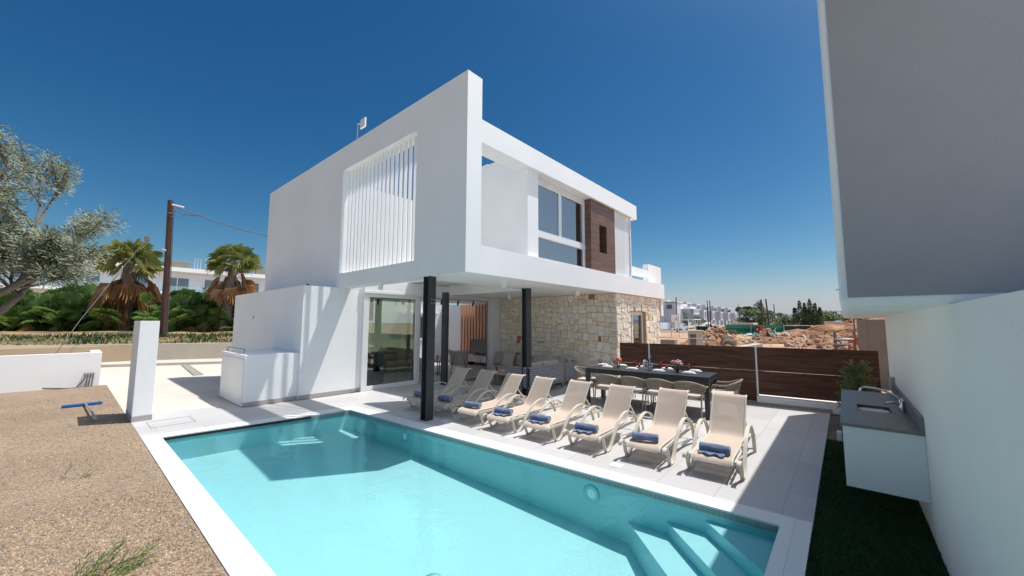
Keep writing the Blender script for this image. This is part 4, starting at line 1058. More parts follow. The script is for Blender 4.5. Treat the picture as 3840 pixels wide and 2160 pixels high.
# wine glasses
def make_glass():
    t = thing('wine_glass', 'glass', 'wine glass', (0, 0, tz), 0, 'glasses of rose wine on the table')
    m = MB(); m.lathe([(.0001, .0015), (.032, .001), (.030, .004), (.006, .009), (.004, .03), (.004, .078)], 16, cap=False); m.build('stem', M['glass_clear'], t)
    m = MB(); m.lathe([(.004, .078), (.022, .086), (.036, .108), (.040, .132), (.036, .165), (.031, .190)], 20, cap=False); m.build('bowl', M['glass_clear'], t)
    m = MB(); m.lathe([(.0001, .081), (.020, .0885), (.0345, .110), (.0375, .130), (.0001, .1305)], 20, cap=False); m.build('wine', M['wine'], t)
    return t
GL = [(8.448, 4.485, 'at the end setting by the stone wall'), (8.80, 4.30, 'partly behind another, left of the coral flowers'), (8.333+.08, 4.06, 'just in front of the coral flowers'), (8.82, 3.787, 'on the fence side, left of the carton'), (8.40, 3.508, 'on the lounger side, left of the carton'), (8.84, 3.18, 'on the fence side, right of the water bottle'), (8.43, 2.92, 'on the lounger side, right of the water bottle'), (8.90, 2.614, 'by itself right of the pink flowers')]
g0 = None
for i, (x, y, w_) in enumerate(GL):
    lab = 'glass of red wine ' + w_
    if g0 is None: g0 = make_glass(); g0.location = (x, y, tz); g0['label'] = lab
    else: dup(g0, (x, y, tz), 0.4*i, lab)
def bouquet(name, label, c, mat, hv, rv, R0, nfl, seed, fr=.02, cat='flower vase'):
    t = thing(name, label, cat, c); rg = random.Random(seed)
    m = MB(); m.lathe([(.0001, .002), (rv*.55, .002), (rv*.7, hv*.3), (rv*.8, hv*.6), (rv, hv)], 18, cap=False); m.build('vase', M['glass_clear'], t)
    m = MB()
    pts = []
    for k in range(nfl):
        a = rg.uniform(0, 6.28); r = R0*math.sqrt(rg.random()); h = hv+.03+(R0*1.0)*rg.uniform(.2, 1)*(1-.5*(r/R0)**2)
        pts.append((math.cos(a)*r, math.sin(a)*r, h)); m.tube([(math.cos(a)*rv*.3, math.sin(a)*rv*.3, .01), pts[-1]], .003, 4)
    for k in range(nfl*2):
        a = rg.uniform(0, 6.28); r = R0*rg.uniform(.5, 1.25); p = Vector((math.cos(a)*r, math.sin(a)*r, hv+rg.uniform(0, R0))); q = p+Vector((math.cos(a), math.sin(a), .3))*.03; s = Vector((-math.sin(a), math.cos(a), 0))*.012
        m.add([p-s*.3, (p+q)/2-s, q, (p+q)/2+s], [(0, 1, 2, 3)])
    m.build('stems', M['leaf_green'], t)
    m = MB()
    for p in pts:
        m.blob(p, fr*rg.uniform(.8, 1.2), 1, .22, rnd=rg)
        for k in range(5):
            a = k*1.26+rg.random(); d = Vector((math.cos(a), math.sin(a), .3))*fr; s = Vector((-math.sin(a), math.cos(a), 0))*fr*.6
            m.add([Vector(p)-s*.4, Vector(p)+d-s, Vector(p)+d*1.3, Vector(p)+d+s, Vector(p)+s*.4], [(0, 1, 2, 3, 4)])
    m.build('flowers', mat, t)
bouquet('flower_vase', 'glass vase of coral flowers near the stone-wall end of the table', (8.58, 4.09, tz), M['coral'], .12, .045, .075, 12, 4, .026)
bouquet('flower_vase', 'glass vase of pink and white flowers on the table', (8.625, 2.761, tz), M['pink'], .135, .05, .11, 26, 5, .022)
ca = thing('juice_carton', 'tall white juice carton with an orange motif on the table', 'carton', (8.60, 3.443, tz), R(35))
m = MB(); m.box((-.04, -.045, 0), (.04, .045, .195)); m.add([(-.04, -.045, .195), (.04, -.045, .195), (.04, .045, .195), (-.04, .045, .195), (-.04, 0, .215), (.04, 0, .215)], [(0, 1, 5, 4), (2, 3, 4, 5), (1, 2, 5), (3, 0, 4)]); m.build('box', M['china'], ca)
orange = pmat('orange_print', (0.62, 0.24, 0.06), 0.5, 0.1, 8); greyp = pmat('grey_print', (0.25, 0.30, 0.34), 0.5, 0.1, 8)
m = MB()
cc = [(-.0415, -.003+.028*math.cos(k*.5236), .095+.034*math.sin(k*.5236)) for k in range(12)]; m.add(cc, [tuple(range(12))])
m.box((-.03, -.047, .02), (.03, -.0455, .16)); m.build('printed_motif', orange, ca)
m = MB(); m.box((-.0418, -.03, .15), (-.0408, .026, .172)); m.build('printed_band', greyp, ca)
m = MB(); m.lathe([(.014, 0), (.014, .018)], 12, (0, .02, .205)); m.build('cap', M['china'], ca)
bo = thing('water_bottle', 'clear plastic water bottle with a blue cap on the table', 'bottle', (8.552, 3.308, tz))
m = MB(); m.lathe([(.036, 0), (.044, .012), (.044, .07), (.042, .09), (.044, .11), (.044, .19), (.038, .225), (.018, .268), (.015, .285)], 20); m.build('body', M['glass_clear'], bo)
bl = pmat('bottle_blue', (0.03, 0.24, 0.50), 0.4, 0.05, 4)
m = MB(); m.lathe([(.017, .283), (.017, .31), (.0001, .312)], 14, cap=False); m.build('cap', bl, bo)
m = MB(); m.lathe([(.0452, .088), (.0452, .165)], 20, cap=False); m.build('label_sleeve', pmat('sleeve', (0.50, 0.60, 0.66), 0.5, .1, 5), bo)
m = MB(); m.lathe([(.0456, .105), (.0456, .142)], 20, cap=False); m.build('label_band', bl, bo)

# ================================================================== OUTDOOR LOUNGE
so1 = thing('woven_sofa', 'grey woven-back outdoor sofa turned towards the stone wall', 'sofa', (7.82, 6.18, 0))
m = MB(); m.rbox((7.86, 6.16, .20), (9.42, 6.195, .69), .012); m.rbox((7.805, 6.20, .20), (7.84, 6.92, .69), .012); m.build('woven_back', M['weave'], so1, world=True)
m = MB()
m.tube([(7.82, 6.95, .70), (7.82, 6.20, .70), (7.86, 6.17, .70), (9.44, 6.17, .70), (9.44, 6.17, .19)], .017, 8); m.tube([(7.82, 6.95, .70), (7.82, 6.95, .19), (7.82, 6.18, .19), (9.44, 6.17, .19)], .015, 8)
m.rbox((7.83, 6.2, .17), (9.44, 6.95, .21), .01); m.build('frame', M['taupe_metal'], so1, world=True)
for x, y in ((9.40, 6.20), (9.40, 6.90), (7.88, 6.90), (7.88, 6.22)):
    m = MB(); m.rbox((x-.02, y-.02, 0), (x+.02, y+.02, .20), .004); m.build('leg', M['taupe_metal'], so1, world=True)
m = MB(); m.rbox((7.86, 6.22, .22), (9.40, 6.95, .40), .04); m.build('seat_cushion', M['cushion'], so1, world=True)
for k, (a, b) in enumerate(((7.90, 8.55), (8.58, 9.36))):
    m = MB(); Mx = Matrix.Translation(((a+b)/2, 6.33, .60)) @ Matrix.Rotation(R(-10), 4, 'X'); m.rbox((-(b-a)/2, -.08, -.2), ((b-a)/2, .08, .20), .06, Mx); m.build('back_cushion', M['cushion'], so1, world=True)
so2 = thing('woven_sofa', 'long woven outdoor sofa with loose cushions along the stone wall', 'sofa', (10.3, 6.3, 0))
m = MB(); m.rbox((9.70, 6.27, .18), (10.30, 6.31, .68), .012); m.rbox((10.28, 6.32, .18), (10.31, 9.45, .68), .012); m.build('woven_back', M['weave'], so2, world=True)
m = MB(); m.tube([(9.70, 6.29, .69), (10.295, 6.29, .69), (10.295, 9.45, .69)], .017, 8); m.tube([(9.70, 6.29, .69), (9.66, 6.29, .18), (10.295, 6.29, .18)], .015, 8); m.rbox((9.66, 6.3, .15), (10.29, 9.45, .19), .01); m.build('frame', M['taupe_metal'], so2, world=True)
for x, y in ((9.68, 6.32), (9.68, 9.40), (10.27, 6.32), (10.27, 9.40)):
    m = MB(); m.rbox((x-.02, y-.02, 0), (x+.02, y+.02, .18), .004); m.build('leg', M['taupe_metal'], so2, world=True)
m = MB(); m.rbox((9.64, 6.34, .20), (10.26, 7.88, .38), .04); m.rbox((9.64, 7.90, .20), (10.26, 9.44, .38), .04); m.build('seat_cushion', M['cushion'], so2, world=True)
for k in range(4):
    y = 6.42+k*.77; m = MB(); Mx = Matrix.Translation((10.17, y+.36, .58)) @ Matrix.Rotation(R(10), 4, 'Y'); m.rbox((-.075, -.36, -.2), (.075, .36, .20), .06, Mx); m.build('back_cushion', M['cushion'], so2, world=True)
def cushion(x, y, z, rx, ry, rz, mat, label, s=.24):
    t = MB(); n = 8; vs = []
    for sd in (1, -1):
        for i in range(n+1):
            for j in range(n+1):
                u, v = -1+2*i/n, -1+2*j/n; e = (1-u**4)*(1-v**4); pin = 1-.06*(1-abs(u*v))
                vs.append((sd*(.012+.085*e**.6), u*s*pin, v*s*pin))
    k = n+1; o2 = k*k; t.s = True
    t.add(vs, [(i*k+j, (i+1)*k+j, (i+1)*k+j+1, i*k+j+1) for i in range(n) for j in range(n)] + [(o2+i*k+j, o2+i*k+j+1, o2+(i+1)*k+j+1, o2+(i+1)*k+j) for i in range(n) for j in range(n)])
    o = t.build('scatter_cushion', mat); o.location = (x, y, z); o.rotation_euler = (R(rx), R(ry), R(rz)); tag(o, label, 'cushion', 'scatter cushions on the outdoor sofas')
cushion(10.02, 9.22, .62, 0, 14, 0, M['cushion_dark'], 'square cushion at the left end of the wall sofa')
cushion(9.95, 8.75, .61, 3, 16, 5, M['cushion'], 'large square cushion second from the left on the wall sofa', .26)
cushion(9.98, 8.05, .61, -6, 16, -8, M['cushion_dark'], 'square cushion leaning in the middle of the wall sofa')
cushion(9.98, 7.05, .60, 30, 18, 0, M['cushion'], 'tilted cushion near the corner of the wall sofa')
cushion(9.95, 6.65, .58, -25, 20, 12, M['cushion_dark'], 'darker tilted cushion at the corner end of the wall sofa', .2)
cushion(8.85, 6.45, .60, 0, 14, 95, M['cushion_light'], 'pale cushion rolled over the back of the turned sofa', .2)
ctb = thing('coffee_table', 'low round-based outdoor coffee table between the sofas', 'coffee table', (8.75, 8.0, 0))
m = MB(); m.lathe([(.20, 0), (.22, .02), (.20, .18), (.24, .33)], 24); m.build('base', M['rope'], ctb)
m = MB(); m.rbox((-.38, -.62, .335), (.38, .62, .385), .02); m.build('tabletop', M['cushion'], ctb)
try_ = thing('serving_tray', 'wooden serving tray on the outdoor coffee table', 'tray', (8.60, 7.62, .385))
m = MB(); m.rbox((-.14, -.22, 0), (.14, .22, .012), .004); m.build('base', M['wood_slat'], try_)
m = MB()
for s in (-1, 1): m.rbox((s*.14-.008, -.22, .0), (s*.14+.008, .22, .045), .003); m.rbox((-.14, s*.22-.008, 0), (.14, s*.22+.008, .045), .003)
m.build('rim', M['wood_slat'], try_)
for k, (dx, dy) in enumerate(((-.05, -.12), (.03, 0.0), (-.04, .11))):
    m = MB(); m.lathe([(.0001, .0), (.026, .0), (.034, .06), (.031, .06), (.024, .006), (.0001, .006)], 14, cap=False); m.tube(bez([(.033, 0, .05), (.055, 0, .045), (.055, 0, .022), (.029, 0, .015)], 3), .005, 5)
    o = m.build('coffee_cup', M['china']); o.location = (8.60+dx, 7.62+dy, .397); tag(o, 'white cup on the serving tray, ' + ('nearest the pool', 'in the middle', 'nearest the living room')[k], 'cup', 'white cups on the tray')
bouquet('flower_pot', 'small green glass of red flowers on the coffee table', (8.63, 8.05, .385), M['red_petal'], .07, .035, .05, 8, 11, .022)
m = MB(); Mx = Matrix.Translation((8.9, 9.35, .003)) @ Matrix.Rotation(R(20), 4, 'Z'); m.rbox((-.35, -.22, 0), (.35, .22, .008), .003, Mx)
tag(m.build('door_mat', M['bark']), 'small brown mat on the patio floor by the living room door', 'mat')

# ================================================================== LIVING ROOM
m = MB()
for k in range(20):
    y = 10.15 + k*.195; m.box((12.36, y, 0.0), (12.44, y+.075, 2.699))
tag(m.build('slat_screen', M['wood_slat']), 'vertical reddish timber slat screen behind the television', 'slat screen')
tv = thing('television', 'black flat television in front of the timber slat screen', 'television', (12.25, 12.15, .44))
m = MB(); m.rbox((-.03, -.85, .05), (.03, .90, .66), .01); m.build('housing', M['black_plastic'], tv)
m = MB(); m.box((-.034, -.82, .08), (-.031, .87, .64)); m.build('screen', pmat('tv_screen', (.012, .010, .010), .15, .1, 1), tv)
m = MB(); m.rbox((-.08, -.5, 0), (.08, -.44, .06), .01); m.rbox((-.08, .46, 0), (.08, .52, .06), .01); m.build('foot', M['black_plastic'], tv)
bn = thing('tv_bench', 'grey marble television bench by the slat screen', 'bench', (12.05, 12.1, 0))
m = MB(); m.rbox((-.25, -1.0, .14), (.28, 1.0, .44), .015); m.build('body', M['marble'], bn)
for s in (-1, 1):
    m = MB(); m.rbox((-.2, s*.7-.03, 0), (.2, s*.7+.03, .139), .005); m.build('foot', M['black_plastic'], bn)
ar = thing('armchair', 'beige winged armchair on thin black legs seen from behind', 'armchair', (9.75, 11.05, 0), R(48))
m = MB(); m.s = True; n = 14; vs = []
for i in range(n+1):
    a = R(-95+190*i/n); 
    for j in range(9):
        z = .28+.54*j/8; r = .30+.10*j/8 + .02*math.sin(j); zz = z + (.06*abs(math.sin(a))**2 if j == 8 else 0)
        vs.append((-math.cos(a)*r*.85, math.sin(a)*r, zz))
    for j in range(9):
        z = .82-.50*j/8; r = .36-.09*j/8
        vs.append((-math.cos(a)*r*.8, math.sin(a)*r*.95, z))
k = 18; m.add(vs, [(i*k+j, (i+1)*k+j, (i+1)*k+j+1, i*k+j+1) for i in range(n) for j in range(k-1)]); m.build('shell', M['cushion'], ar)
m = MB(); m.rbox((-.26, -.26, .30), (.30, .26, .44), .05); m.build('seat', M['cushion'], ar)
for sx, sy in ((-1, -1), (-1, 1), (1, -1), (1, 1)):
    m = MB(); m.tube([(sx*.32-.05, sy*.30, 0), (sx*.26-.05, sy*.24, .30)] + ([(-.345, sy*.17, .62)] if sx < 0 else []), .011, 6); m.build('leg', M['black_plastic'], ar)
sf = thing('indoor_sofa', 'long beige indoor sofa seen through the sliding glass door', 'sofa', (8.2, 12.6, 0))
m = MB(); m.rbox((-.45, -1.2, .10), (.45, 1.2, .42), .04); m.build('base', M['sofa_in'], sf)
m = MB(); m.rbox((-.46, -1.2, .30), (-.24, 1.2, .76), .05); m.build('backrest', M['sofa_in'], sf)
m = MB(); m.rbox((-.44, -1.22, .30), (.45, -1.0, .60), .05); m.build('armrest', M['sofa_in'], sf)
for k in range(3):
    m = MB(); m.rbox((-.24, -.98+k*.70, .60), (-.06, -.32+k*.70, .92), .06); m.build('back_cushion', M['cushion_dark' if k == 1 else 'sofa_in'], sf)
for sx in (-1, 1):
    for sy in (-1, 1):
        m = MB(); m.rbox((sx*.38-.03, sy*1.12-.03, 0), (sx*.38+.03, sy*1.12+.03, .099), .004); m.build('foot', M['black_plastic'], sf)
st = thing('side_table', 'small side table with thin black legs in the living room', 'side table', (8.95, 11.25, 0))
m = MB(); m.rbox((-.24, -.24, .44), (.24, .24, .50), .01); m.build('tabletop', M['marble'], st)
m = MB()
for sx in (-1, 1):
    for sy in (-1, 1): m.box((sx*.21-.012, sy*.21-.012, 0), (sx*.21+.012, sy*.21+.012, .439))
for s in (-1, 1): m.box((-.21, s*.21-.008, 0), (.21, s*.21+.008, .016))
m.build('legs', M['black_plastic'], st)
bouquet('flower_vase', 'small vase of pink flowers on the indoor side table', (8.93, 11.3, .50), M['coral'], .07, .03, .06, 9, 14, .022)
bt = thing('bar_table', 'tall dark bar table behind the sliding glass door', 'bar table', (6.15, 10.85, 0))
m = MB(); m.rbox((-.55, -.32, .90), (.62, .32, .95), .01); m.build('tabletop', M['table'], bt)
m = MB(); m.rbox((-.25, -.18, 0), (.25, .18, .899), .02); m.build('pedestal', M['table'], bt)
wb = MB(); wb.lathe([(.0001, 0), (.037, 0), (.037, .19), (.014, .235), (.014, .30), (.0001, .30)], 14, cap=False)
o = wb.build('wine_bottle', pmat('bottle_glass', (.02, .03, .015), .15, .1, 2)); o.location = (5.82, 10.72, .95); tag(o, 'dark wine bottle standing on the bar table', 'bottle')
bs = thing('bar_stool', 'dark bar stool with a padded back behind the glass door', 'bar stool', (6.98, 11.25, 0), R(150))
m = MB(); m.rbox((-.20, -.20, .60), (.20, .20, .68), .03); m.build('seat', M['black_plastic'], bs)
m = MB(); Mx = Matrix.Translation((-.19, 0, .82)) @ Matrix.Rotation(R(-8), 4, 'Y'); m.rbox((-.03, -.2, -.16), (.03, .2, .16), .025, Mx); m.build('backrest', M['metal_dark'], bs)
for sx in (-1, 1):
    for sy in (-1, 1):
        m = MB(); m.tube([(sx*.22, sy*.22, 0), (sx*.14, sy*.14, .61)], .012, 6); m.build('leg', M['black_plastic'], bs)
m = MB(); m.tube([(.19, -.19, .22), (.19, .19, .22), (-.19, .19, .22), (-.19, -.19, .22), (.19, -.19, .22)], .009, 6); m.build('footrest', M['black_plastic'], bs)
def track(p, q, n, label):
    t = thing('track_light', label, 'track light', (p[0], p[1], 2.699)); d = Vector((q[0]-p[0], q[1]-p[1], 0))
    m = MB(); m.strap([(0, 0, -.02), (d.x, d.y, -.02)], (d.y, -d.x, 0), .035, .03); m.build('rail', M['black_plastic'], t)
    for k in range(n):
        c = d*((k+.5)/n); m = MB(); m.tube([(c.x, c.y, -.03), (c.x, c.y, -.09)], .008, 6); m.tube([(c.x-.02, c.y-.03, -.08), (c.x+.03, c.y+.06, -.22)], .032, 10); m.build('spot_head', M['black_plastic'], t)
track((7.95, 10.35), (10.9, 10.35), 4, 'black track light with four spots near the door opening')
track((5.5, 10.6), (6.3, 10.6), 1, 'short black track light with one spot behind the glass')
track((6.5, 11.9), (7.9, 11.9), 2, 'black track light with two spots behind the glass')
pic = thing('wall_picture', 'dark brown framed picture on the living room back wall', 'picture', (11.5, 15.58, 1.0))
m = MB(); m.rbox((-.5, -.03, 0), (.5, .0, 1.25), .01); m.build('frame', M['ceil'], pic)
m = MB(); m.box((-.38, -.035, .12), (.38, -.031, 1.13)); m.build('canvas', M['wood_clad'], pic)
m = MB(); m.rbox((10.0, 15.35, 2.25), (12.2, 15.58, 2.36), .01); m.rbox((10.1, 15.4, 2.18), (12.1, 15.57, 2.249), .01); tag(m.build('wall_shelf', M['far_white']), 'white moulded shelf high on the living room back wall', 'shelf')
m = MB(); m.tube([(11.9, 15.45, .82), (12.55, 15.45, 1.12)], .02, 8); tag(m.build('handrail', M['metal_white']), 'short white sloping handrail on the back wall', 'handrail')

# ================================================================== LEFT SIDE
pi = thing('gate_pillar', 'tall free-standing white pillar with a grey tile base beside the gravel', 'pillar', (0.91, 10.06, 0))
m = MB(); m.rbox((0.912, 10.07, 0.10), (1.19, 11.05, 1.87), .006); m.build('shaft', M['stucco'], pi, world=True)
m = MB(); m.rbox((0.908, 10.06, -.1), (1.194, 11.06, 0.099), .003); m.build('base', M['skirt'], pi, world=True)
lw = MB(); lw.box((-14, 16.70, -.2), (0.76, 16.92, .95)); lw.box((.55, 16.92, -.2), (0.76, 18.3, .95))
tag(lw.build('garden_wall', M['stucco']), 'low white garden wall at the far end of the gravel bed', 'wall')
t = thing('cable_conduits', 'bunch of dark conduit pipes coming out of the low white wall', 'conduits', (.55, 16.69, .25))
for k in range(4):
    x = .46+k*.055; m = MB(); m.tube(bez([(x, 16.70, .36), (x, 16.60, .35), (x-.01, 16.56, .22), (x-.03-.03*(k == 0)*4, 16.52, .0), (x-.05-.2*(k == 0), 16.5, -.02)], 4), .017, 7); m.build('pipe', M['cable'], t, world=True)
m = MB(); m.tube([(-.3, 16.52, .05), (.2, 16.50, -.01), (.36, 16.5, -.01)], .02, 7); m.build('pipe', M['cable'], t, world=True)
br = thing('pool_brush', 'blue pool brush head on a white pole lying on the gravel', 'pool brush', (.40, 12.85, .02))
m = MB(); m.rbox((-.34, -.05, -.02), (.22, .06, .035), .015); m.add([(.22, -.05, -.02), (.27, .0, -.02), (.22, .06, -.02), (.22, -.05, .03), (.27, 0, .03), (.22, .06, .03)], [(0, 1, 2), (3, 5, 4), (0, 3, 4, 1), (1, 4, 5, 2)]); m.build('head', M['blue_plastic'], br)
m = MB(); m.tube([(.0, -.04, .03), (.045, -1.2, .06), (.07, -2.15, .05)], [.018, .018, .019], 8); m.tube([(.066, -2.08, .05), (.075, -2.26, .05)], .03, 8); m.build('pole', M['metal_grey'], br)
rg = random.Random(31)
for k, (x, y, s, lab) in enumerate(((.10, 4.0, 1.0, 'green conifer sprig leaning over the gravel in the lower left corner'), (.30, 4.2, .8, 'small light green sprig on the gravel right of the corner one'), (.16, 7.0, .55, 'single thin green sprig at the left edge of the gravel'))):
    t = thing('ground_shrub', lab, 'shrub', (x, y, -.02), 0, 'young sprigs in the gravel')
    m = MB()
    for j in range((16, 9, 3)[k]):
        a = rg.uniform(-.7, 1.2); sprig(m, (rg.uniform(-.1, .1), rg.uniform(-.1, .1), 0), (math.cos(a), math.sin(a)*.7, rg.uniform(.25, 1.0)), s*rg.uniform(.22, .42), rg, 26, .006)
    m.build('foliage', M['leaf_sprig'], t)
# retaining wall and garden bank
rwall = MB(); rwall.prism([(-14, along(-14, 0)), (9.5, along(9.5, 0)), (9.5, along(9.5, .28)), (-14, along(-14, .28))], -.3, .84)
tag(rwall.build('retaining_wall', M['beige_wall']), 'long beige rendered retaining wall across the driveway', 'retaining wall')
m = MB(); rg = random.Random(4); n = 40; vs = []
for j in range(13):
    for i in range(n+1):
        x = -22+44*i/n; y0 = along(x, .15); y = y0 + j*1.1
        z = .80 + min(.45, j*.12) + rg.uniform(-.05, .07)*(j > 0)
        vs.append((x, y, z))
k = n+1; m.s = True; m.add(vs, [(j*k+i, j*k+i+1, (j+1)*k+i+1, (j+1)*k+i) for j in range(12) for i in range(n)])
tag(m.build('garden_ground', M['grass_dry']), kind='structure')
m = MB()
for q in range(4200):
    x = rg.uniform(-6, 8); y = along(x, .3) + 2.9*rg.random(); z = .82+.12*(y-along(x, .15))
    a = rg.uniform(0, 6.28); h = rg.uniform(.05, .24)*(1 if math.sin(x*1.7)+math.sin(y*2.3+x) > -.3 else .25); dx, dy = math.cos(a)*.03, math.sin(a)*.03
    m.add([(x-dx, y-dy, z), (x+dx, y+dy, z), (x+rg.uniform(-.1, .1), y+rg.uniform(-.1, .1), z+h)], [(0, 1, 2)])
tag(m.build('ground_cover', M['leaf_green']), kind='stuff')

# fan leaf: folded blades radiating from the stalk end
def fan(m, base, d, stalk, rad, rnd, droop=.25, spread=125, nb=13, upv=None):
    d = Vector(d).normalized(); b = Vector(base); c = b + d*stalk + Vector((0, 0, -stalk*stalk*.10))
    s = d.cross(Vector((0, 0, 1)))
    s = s.normalized() if s.length > .01 else Vector((1, 0, 0))
    nrm = s.cross(d).normalized()
    ra = rnd.uniform(-1.15, 1.15); s, nrm = s*math.cos(ra)+nrm*math.sin(ra), nrm*math.cos(ra)-s*math.sin(ra)
    w = rad*.02
    m.add([b-s*w, b+s*w, c+s*w, c-s*w], [(0, 1, 2, 3)])
    R1 = []
    for k in range(nb):
        a = R(-spread/2*1.5 + spread*1.5*k/(nb-1)); e = rad*(.75+.25*math.cos(a*.8))*rnd.uniform(.9, 1.05)
        v = d*math.cos(a) + s*math.sin(a); q1 = c + v*e*.62 + nrm*(.02*rad); q2 = c + v*e + Vector((0, 0, -droop*e*rnd.uniform(.6, 1.3)))
        side = nrm.cross(v).normalized()*e*(1.35/nb)
        m.add([c, q1-side+nrm*.03*rad, q2, q1+side-nrm*.03*rad], [(0, 1, 2), (0, 2, 3)])
def fan_palm(loc, H, rt, seed, label, lean=(0, 0), scale=1.0, nd_=34, gr=30):
    t = thing('fan_palm', label, 'palm tree', loc, 0, 'fan palms behind the beige wall'); rnd = random.Random(seed)
    m = MB(); pts = []; rr = []
    for k in range(15):
        f = k/14; pts.append((lean[0]*f*f, lean[1]*f*f, H*f)); rr.append(rt*(1.18-.35*f)*(1+.07*math.sin(k*2.2)))
    m.tube(pts, rr, 12)
    for k in range(130):
        f = rnd.uniform(.12, .62); a = rnd.uniform(0, 6.28); r = rt*(1.15-.3*f); p = Vector((lean[0]*f*f+math.cos(a)*r, lean[1]*f*f+math.sin(a)*r, H*f)); q = p+Vector((math.cos(a)*.05, math.sin(a)*.05, .09)); s = Vector((-math.sin(a), math.cos(a), 0))*.05
        m.add([p-s, p+s, q+s*.5, q-s*.5], [(0, 1, 2, 3)])
    m.build('trunk', M['bark'], t)
    top = Vector((lean[0], lean[1], H))
    m = MB()
    for k in range(gr):
        a = k*2.399; el = 1.35-1.75*(k/gr)**.9
        fan(m, top+Vector((0, 0, .1*(1-k/gr))), (math.cos(a)*math.cos(el), math.sin(a)*math.cos(el), math.sin(el)), rnd.uniform(.45, .75)*scale, rnd.uniform(.62, .80)*scale, rnd, .22, 125, 17)
    m.build('crown', M['leaf_palm'], t)
    m = MB()
    for k in range(nd_):
        a = rnd.uniform(0, 6.28); el = rnd.uniform(-1.45, -.75); h = -rnd.uniform(0, 1.0)*scale
        fan(m, top+Vector((math.cos(a)*.08, math.sin(a)*.08, h)), (math.cos(a)*math.cos(el), math.sin(a)*math.cos(el), math.sin(el)), rnd.uniform(.5, .9)*scale, rnd.uniform(.5, .85)*scale, rnd, .5, 70, 11)
    for k in range(30):
        a = rnd.uniform(0, 6.28); r = rnd.uniform(.3, 1.2)*scale; p = top+Vector((math.cos(a)*r, math.sin(a)*r, rnd.uniform(-.2, .7))); 
        m.tube([p, p+Vector((math.cos(a)*.12, math.sin(a)*.12, -.25)), p+Vector((math.cos(a)*.15, math.sin(a)*.15, -rnd.uniform(.5, 1.0)))], .012, 3, cap=False)
    m.build('dead_fronds', M['leaf_dry'], t)
fan_palm((2.45, 34.15, .95), 4.6, .34, 61, 'fan palm on the left with a thick skirt of orange dead fronds', (-.1, 0), 1.45, 40, 33)
fan_palm((6.52, 29.43, .95), 4.7, .27, 62, 'fan palm on the right with a bare slanting lower trunk', (.35, .3), 1.2, 30, 34)
# dense hedge of young fan palms, each its own plant
def make_bush(seed, n=34):
    rnd = random.Random(seed); t = thing('fan_palm_shrub', 'dark green young fan palm in the dense hedge below the tall palms', 'palm shrub', (0, 0, 0), 0, 'young fan palms in the hedge')
    m = MB()
    for k in range(n):
        a = rnd.uniform(0, 6.28); el = rnd.uniform(.15, 1.35); fan(m, (rnd.uniform(-.2, .2), rnd.uniform(-.2, .2), rnd.uniform(.1, .9)), (math.cos(a)*math.cos(el), math.sin(a)*math.cos(el), math.sin(el)), rnd.uniform(.7, 1.7), rnd.uniform(.55, .85), rnd, .25, 130, 16)
    m.build('foliage', M['leaf_hedge'], t)
    m = MB()
    for k in range(6):
        a = rnd.uniform(0, 6.28); fan(m, (0, 0, .5), (math.cos(a)*.7, math.sin(a)*.7, -.1), rnd.uniform(.6, 1.1), rnd.uniform(.5, .7), rnd, .6, 80, 11)
    m.build('dry_leaves', M['leaf_dry'], t); return t
bp = [make_bush(71), make_bush(72), make_bush(73)]
rg = random.Random(8); spots = []
for row in range(3):
    for k in range(13):
        x = -6.5 + k*1.25 + rg.uniform(-.3, .3) + row*.4; spots.append((x, along(x, 0)+8.6+row*1.7+rg.uniform(-.4, .4) + (2.6 if x < 4.2 else 0), rg.uniform(.95, 1.2)*(1.08+.07*row)))
for k, (x, y, s) in enumerate(spots):
    b = bp[k % 3]
    if k < 3: b.location = (x, y, 1.0); b.scale = (s, s, s)
    else: dup(b, (x, y, 1.0), rg.uniform(0, 6.28), scale=s)
# olive tree leaning in from the left
ol = thing('olive_tree', 'grey-green olive tree with feathery branches at the left edge', 'tree', (-1.65, 18.7, 0))
rg = random.Random(12); m = MB(); tips = []
def limb(p, d, L, r, depth):
    p = Vector(p); d = Vector(d).normalized(); pts = [p]
    for k in range(4):
        d = (d + Vector((rg.uniform(-.25, .25), rg.uniform(-.25, .25), rg.uniform(-.12, .2)))).normalized(); pts.append(pts[-1]+d*L/4)
    m.tube(pts, [r*(1-.14*k) for k in range(5)], 6 if depth < 2 else 4, cap=False)
    if depth >= 3:
        tips.extend(pts[1:]); return
    for k in range(4 if depth else 5):
        q = pts[rg.choice((2, 3, 4, 4))]; v = (d + Vector((rg.uniform(-1, 1), rg.uniform(-1, 1), rg.uniform(-.35, .8)))).normalized(); limb(q, v, L*.66, r*.55, depth+1)
limb((0, 0, 0), (.05, 0, 1), 2.4, .20, 0); limb((0, 0, 1.6), (.45, -.1, .9), 2.4, .12, 1); limb((0, 0, 2.0), (.1, -.2, 1), 3.0, .13, 1); limb((0, 0, 2.3), (.45, -.25, .5), 1.5, .10, 1); limb((0, 0, 2.6), (.35, .2, .8), 2.6, .11, 1)
m.build('trunk', M['bark_grey'], ol)
m = MB()
for p in tips:
    for k in range(84):
        d = Vector((rg.uniform(-1, 1), rg.uniform(-1, 1), rg.uniform(-.7, .9))).normalized(); q = p + d*rg.uniform(0, .34); e = (d+Vector((rg.uniform(-.5, .5), rg.uniform(-.5, .5), rg.uniform(-.2, .5)))).normalized(); s = e.orthogonal().normalized(); L = rg.uniform(.09, .15); wv = s*.018
        m.add([q, q+e*L*.5+wv, q+e*L, q+e*L*.5-wv], [(0, 1, 2, 3)])
m.build('crown', M['leaf_olive'], ol)
